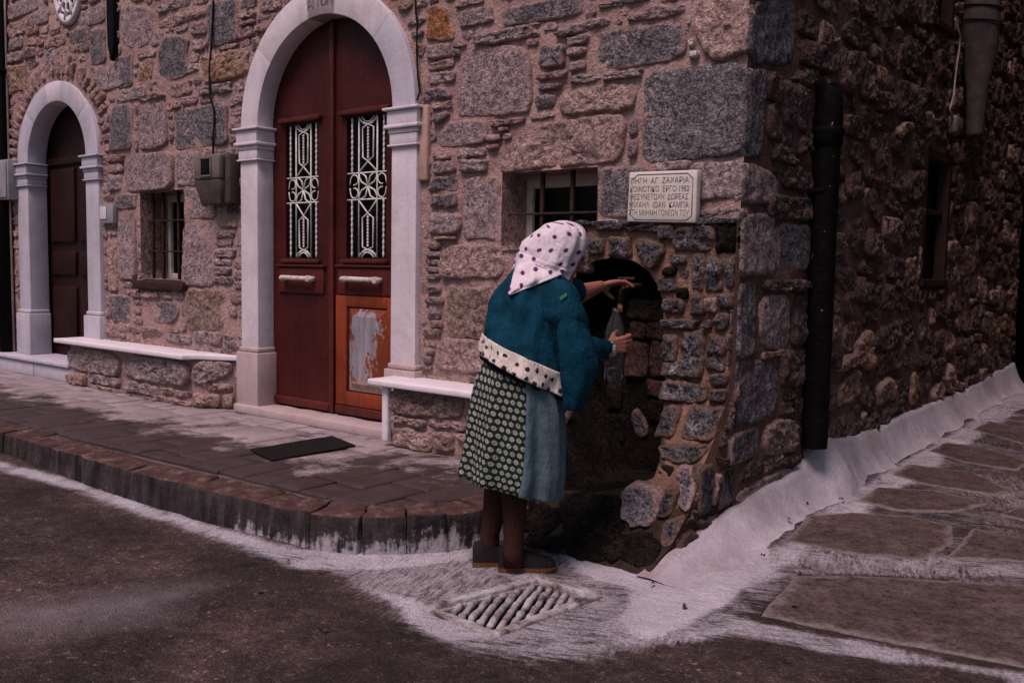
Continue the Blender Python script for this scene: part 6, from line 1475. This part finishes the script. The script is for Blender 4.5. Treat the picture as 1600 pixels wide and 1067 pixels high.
# sleeves: the near one wide, hanging below the elbow
def sleeve(pts, radii, disp=.008):
    pts = [Vector(p) for p in pts]; n = 28; m = 6; v = []; f = []; uv = []; K = len(pts); N = (K - 1) * m + 1; upv = None
    for i in range(N):
        t = i / m; k = min(int(t), K - 2); s = t - k; g = lambda j: pts[max(0, min(K - 1, j))]
        c = 0.5 * ((2 * g(k)) + (g(k + 1) - g(k - 1)) * s + (2 * g(k - 1) - 5 * g(k) + 4 * g(k + 1) - g(k + 2)) * s * s + (3 * g(k) - g(k - 1) - 3 * g(k + 1) + g(k + 2)) * s ** 3)
        d = (g(k + 1) - g(k)).lerp(g(min(k + 2, K - 1)) - g(k + 1) if k + 2 < K else g(k + 1) - g(k), s * .5).normalized()
        ra = [radii[k][q] * (1 - s) + radii[k + 1][q] * s for q in (0, 1)]
        a = DV - d * DV.dot(d); a.normalize(); b_ = d.cross(a).normalized()
        for q in range(n):
            th = 2 * math.pi * q / n; p = c + a * (ra[0] * math.cos(th)) + b_ * (ra[1] * math.sin(th))
            nr = (a * math.cos(th) + b_ * math.sin(th)); p = p + nr * (disp * nz(p, 11) + disp * .8 * math.sin(i * .9 + 2 * math.sin(th)) * .5); v.append(p); uv.append((th * .05, t * .1))
    for i in range(N - 1):
        for q in range(n): f.append((i * n + q, i * n + (q + 1) % n, (i + 1) * n + (q + 1) % n, (i + 1) * n + q))
    return v, f, uv
ow = off_of(rw)
cloth_obj('sleeve', sleeve([Wp(852, 452, -.02), rs.lerp(Wp(873, 480, .055), .5), rs.lerp(re, .5) + DV * .015, re + UP * -.012, re.lerp(rw, .45) + UP * -.010, re.lerp(rw, .87)], [(.07, .07), (.082, .092), (.078, .086), (.064, .070), (.050, .054), (.038, .036)], .014), M['jacket'], .004, jacket)
cloth_obj('sleeve', sleeve([Wp(850, 440, -.12), Wp(880, 450, -.22), Wp(899, 456, -.31)], [(.07, .07), (.07, .062), (.055, .052)]), M['jacket'], .004, jacket)
# the open jacket front hanging down beside the near arm
FL = [((868, 485), (912, 505), .06, .095), ((869, 530), (930, 545), .06, .11), ((872, 575), (933, 578), .055, .115), ((877, 612), (918, 613), .045, .115), ((881, 640), (907, 641), .028, .11)]
cloth_obj('front_flap', loft(FL, 28, 6, lambda th, t, p: .006 * math.sin(5 * th + 1) * t + .008 * nz(p, 14), capB=True), M['jacket'], 0, jacket)
# cuffs and the printed shirt sleeve at the wrist
for nm, p0, p1, r0, r1, m_ in (('cuff', (935, 553), (943, 550), .042, .041, 'blue_trim'), ('cuff', (943, 550), (947, 548), .0425, .041, 'pink_trim'), ('shirt_sleeve', (944, 550), (957, 545), .036, .034, 'shirt')):
    a, c = Wp(*p0, ow * .93), Wp(*p1, ow * .99); g = sleeve([a, a.lerp(c, .5), c], [(r0, r0), ((r0 + r1) / 2,) * 2, (r1, r1)], .004); cloth_obj(nm, g, M[m_], .003, jacket)
# green patch on the shoulder, laid on the sleeve / jacket surface
over = []
def surf_hit(px, py, lift=.004):
    d = Vector(ray(px, py)); best = None
    for o in [jacket] + over + [c for c in jacket.children if c.name.startswith('sleeve')]:
        w_ = Vector(o['wl']); bv = BVHTree.FromPolygons([p.co + w_ for p in o.data.vertices], [tuple(p.vertices) for p in o.data.polygons])
        h = bv.ray_cast(Vector(CAM), d)
        if h[0] is not None and (best is None or h[3] < best): best = h[3]
    return None if best is None else Vector(CAM) + d * (best - lift)
def draped(name, quad, nu, nv, mat, parent, lift, thick=.002, uvs=1.0, edge=None):
    v = []; uv = []; q = [Vector((*p, 0)) for p in quad]; last = None
    for i in range(nu + 1):
        for j in range(nv + 1):
            p = q[0].lerp(q[1], i / nu).lerp(q[3].lerp(q[2], i / nu), j / nv); h = surf_hit(p.x, p.y, lift)
            if h is None: h = Wp(p.x, p.y, last if last is not None else .12)
            else: last = off_of(h)
            v.append(h); uv.append((p.x * .0026 * uvs, p.y * .0026 * uvs))
    f = [(i * (nv + 1) + j, (i + 1) * (nv + 1) + j, (i + 1) * (nv + 1) + j + 1, i * (nv + 1) + j + 1) for i in range(nu) for j in range(nv)]
    return cloth_obj(name, (v, f, uv), mat, thick, parent)
draped('shoulder_patch', [(874, 465), (885, 457), (887, 463), (876, 471)], 5, 3, M['patch'], jacket, .006)
# ---- headscarf
def sfold(th, t, p):
    a = (th + math.pi) % (2 * math.pi) - math.pi
    return .006 * math.sin(a * 13 + 2) * math.exp(-((a - .75) / .6) ** 2) * min(1, t * 2) + .009 * nz(p, 10) + .006 * nz((p.x, p.y, p.z * .6), 22) + .010 * (1 - abs(nz((p.x, p.y, p.z), 7.5))) ** 6 + .006 * math.exp(-((t - .60 - .18 * math.cos(a - .4)) / .05) ** 2)
SC = [((872, 345), (888, 345), .020, OFFH), ((850, 352), (904, 350), .070, OFFH), ((832, 366), (914, 364), .094, OFFH + .01), ((818, 384), (913, 386), .104, OFFH + .015), ((809, 402), (905, 409), .104, OFFH + .02), ((804, 418), (894, 428), .100, OFFH + .03), ((801, 431), (886, 446), .118, OFFH + .05)]
scg = loft(SC, 64, 7, sfold, capA=True, skip=lambda th, t: t > .42 and (-1.75 < ((th + math.pi) % (2 * math.pi) - math.pi) < (.16 if t > .6 else .0)))
scarf = cloth_obj('headscarf', scg, M['scarf'], .003)
tail = []
v = []; uv = []; nu, nv = 22, 24; last = .1
over = [scarf]
E0, E1, TIP = Vector((812, 393, 0)), Vector((893, 424, 0)), Vector((794, 460, 0))
for j in range(nv + 1):
    t_ = j / nv
    for i in range(nu + 1):
        p = E0.lerp(E1, i / nu).lerp(TIP.lerp(TIP + Vector((4, 1, 0)), i / nu), t_ ** .9)
        h = surf_hit(p.x, p.y, .009 + .014 * math.sin(2.6 * t_ + i * .22) ** 2 * min(1, 3 * t_))
        if h is None: h = Wp(p.x, p.y, last)
        else: last = off_of(h)
        v.append(h); uv.append((p.x * .0026, p.y * .0026))
f = [(j * (nu + 1) + i, j * (nu + 1) + i + 1, (j + 1) * (nu + 1) + i + 1, (j + 1) * (nu + 1) + i) for j in range(nv) for i in range(nu)]
cloth_obj('scarf_tail', (v, f, uv), M['scarf'], .003, scarf)
# ---- bottle
def bottle_mat():
    t = NT('clear_plastic'); nd = t.t.nodes; tr = nd.new('ShaderNodeBsdfTransparent'); gl = nd.new('ShaderNodeBsdfGlossy'); df = nd.new('ShaderNodeBsdfDiffuse'); fr = nd.new('ShaderNodeFresnel')
    gl.inputs['Roughness'].default_value = .06; fr.inputs['IOR'].default_value = 1.33; tr.inputs[0].default_value = (.93, .94, .96, 1); df.inputs[0].default_value = (.7, .72, .75, 1)
    bn = t.bump(t.noise(45, 3), .002, .6); t.t.links.new(bn, gl.inputs['Normal']); t.t.links.new(bn, fr.inputs['Normal'])
    m1 = nd.new('ShaderNodeMixShader'); m2 = nd.new('ShaderNodeMixShader'); m1.inputs[0].default_value = .03
    t.t.links.new(tr.outputs[0], m1.inputs[1]); t.t.links.new(df.outputs[0], m1.inputs[2])
    t.t.links.new(fr.outputs[0], m2.inputs[0]); t.t.links.new(m1.outputs[0], m2.inputs[1]); t.t.links.new(gl.outputs[0], m2.inputs[2])
    t.t.links.new(m2.outputs[0], nd['Material Output'].inputs['Surface']); return t.m
M['bottle'] = bottle_mat()
zb_, zt_ = P(961, 597, 1, bot.y).z, P(961, 481, 1, bot.y).z; Hb = zt_ - zb_; rb = .046
bc = (P(961, 540, 1, bot.y).x, bot.y, zb_)
prof_o = [(.012, .012), (.030, .0), (.042, .004), (rb, .02), (rb - .002, .06 * Hb / .34), (rb, .1)] + [(rb - (.003 if k % 2 else 0), .1 + .02 * k) for k in range(1, int((Hb * .62 - .1) / .02))] + [(rb, Hb * .62), (rb * .93, Hb * .70), (rb * .72, Hb * .80), (rb * .45, Hb * .89), (.016, Hb * .93), (.0155, Hb * .955), (.019, Hb * .957), (.019, Hb * .965), (.0145, Hb * .967), (.0145, Hb)]
btl = thing('water_bottle', 'clear plastic water bottle held upright under the fountain tap', 'bottle', bc)
b = MB(); b.lathe(bc, [(.001, .014)] + prof_o, 28); b.build('body', M['bottle'], btl)
wl_ = [(.001, .016)] + [(max(.005, r_ - .0022), z_ + .003) for r_, z_ in prof_o[2:] if z_ < Hb * .28]; top_ = wl_[-1]
t = NT('water'); t.b.inputs['Transmission Weight'].default_value = 1.0; t.b.inputs['IOR'].default_value = 1.2; M['water'] = t.out((.9, .95, 1.0), .02)
b = MB(); b.lathe(bc, wl_ + [(.001, top_[1])], 24); b.build('water', M['water'], btl)
# ---- small litter: leaves and grit on the whitewash
leaf = MB()
for px, py in ((1187, 766), (1232, 770), (1197, 810), (1176, 801), (1270, 800), (1245, 825), (1115, 835), (1245, 951), (1345, 931), (1250, 898), (1215, 880), (1070, 950), (1020, 915), (450, 880), (405, 925), (505, 988), (1298, 745), (1330, 790)):
    p = alley(px, py); 
    if p.x < .45 and p.y > -.75: p = Vector((p.x * .8 + .0, p.y, p.z + .045 * max(0, (1 - p.x / .4)) ** 1.5 + .01))
    a = random.uniform(0, 6.3); r_ = random.uniform(.010, .022); v = []
    for k in range(8):
        q = 2 * math.pi * k / 8; x_, y_ = r_ * math.cos(q), r_ * .45 * math.sin(q) ; v.append((p.x + x_ * math.cos(a) - y_ * math.sin(a), p.y + x_ * math.sin(a) + y_ * math.cos(a), p.z + .010 + .006 * math.sin(q * 2)))
    v.append((p.x, p.y, p.z + .012)); leaf.add(v, [(k, (k + 1) % 8, 8) for k in range(8)])
tag(leaf.build('leaf_litter', plain('dead_leaf', (0.05, 0.032, 0.02), .8)), kind='stuff')
bpy.context.view_layer.update()
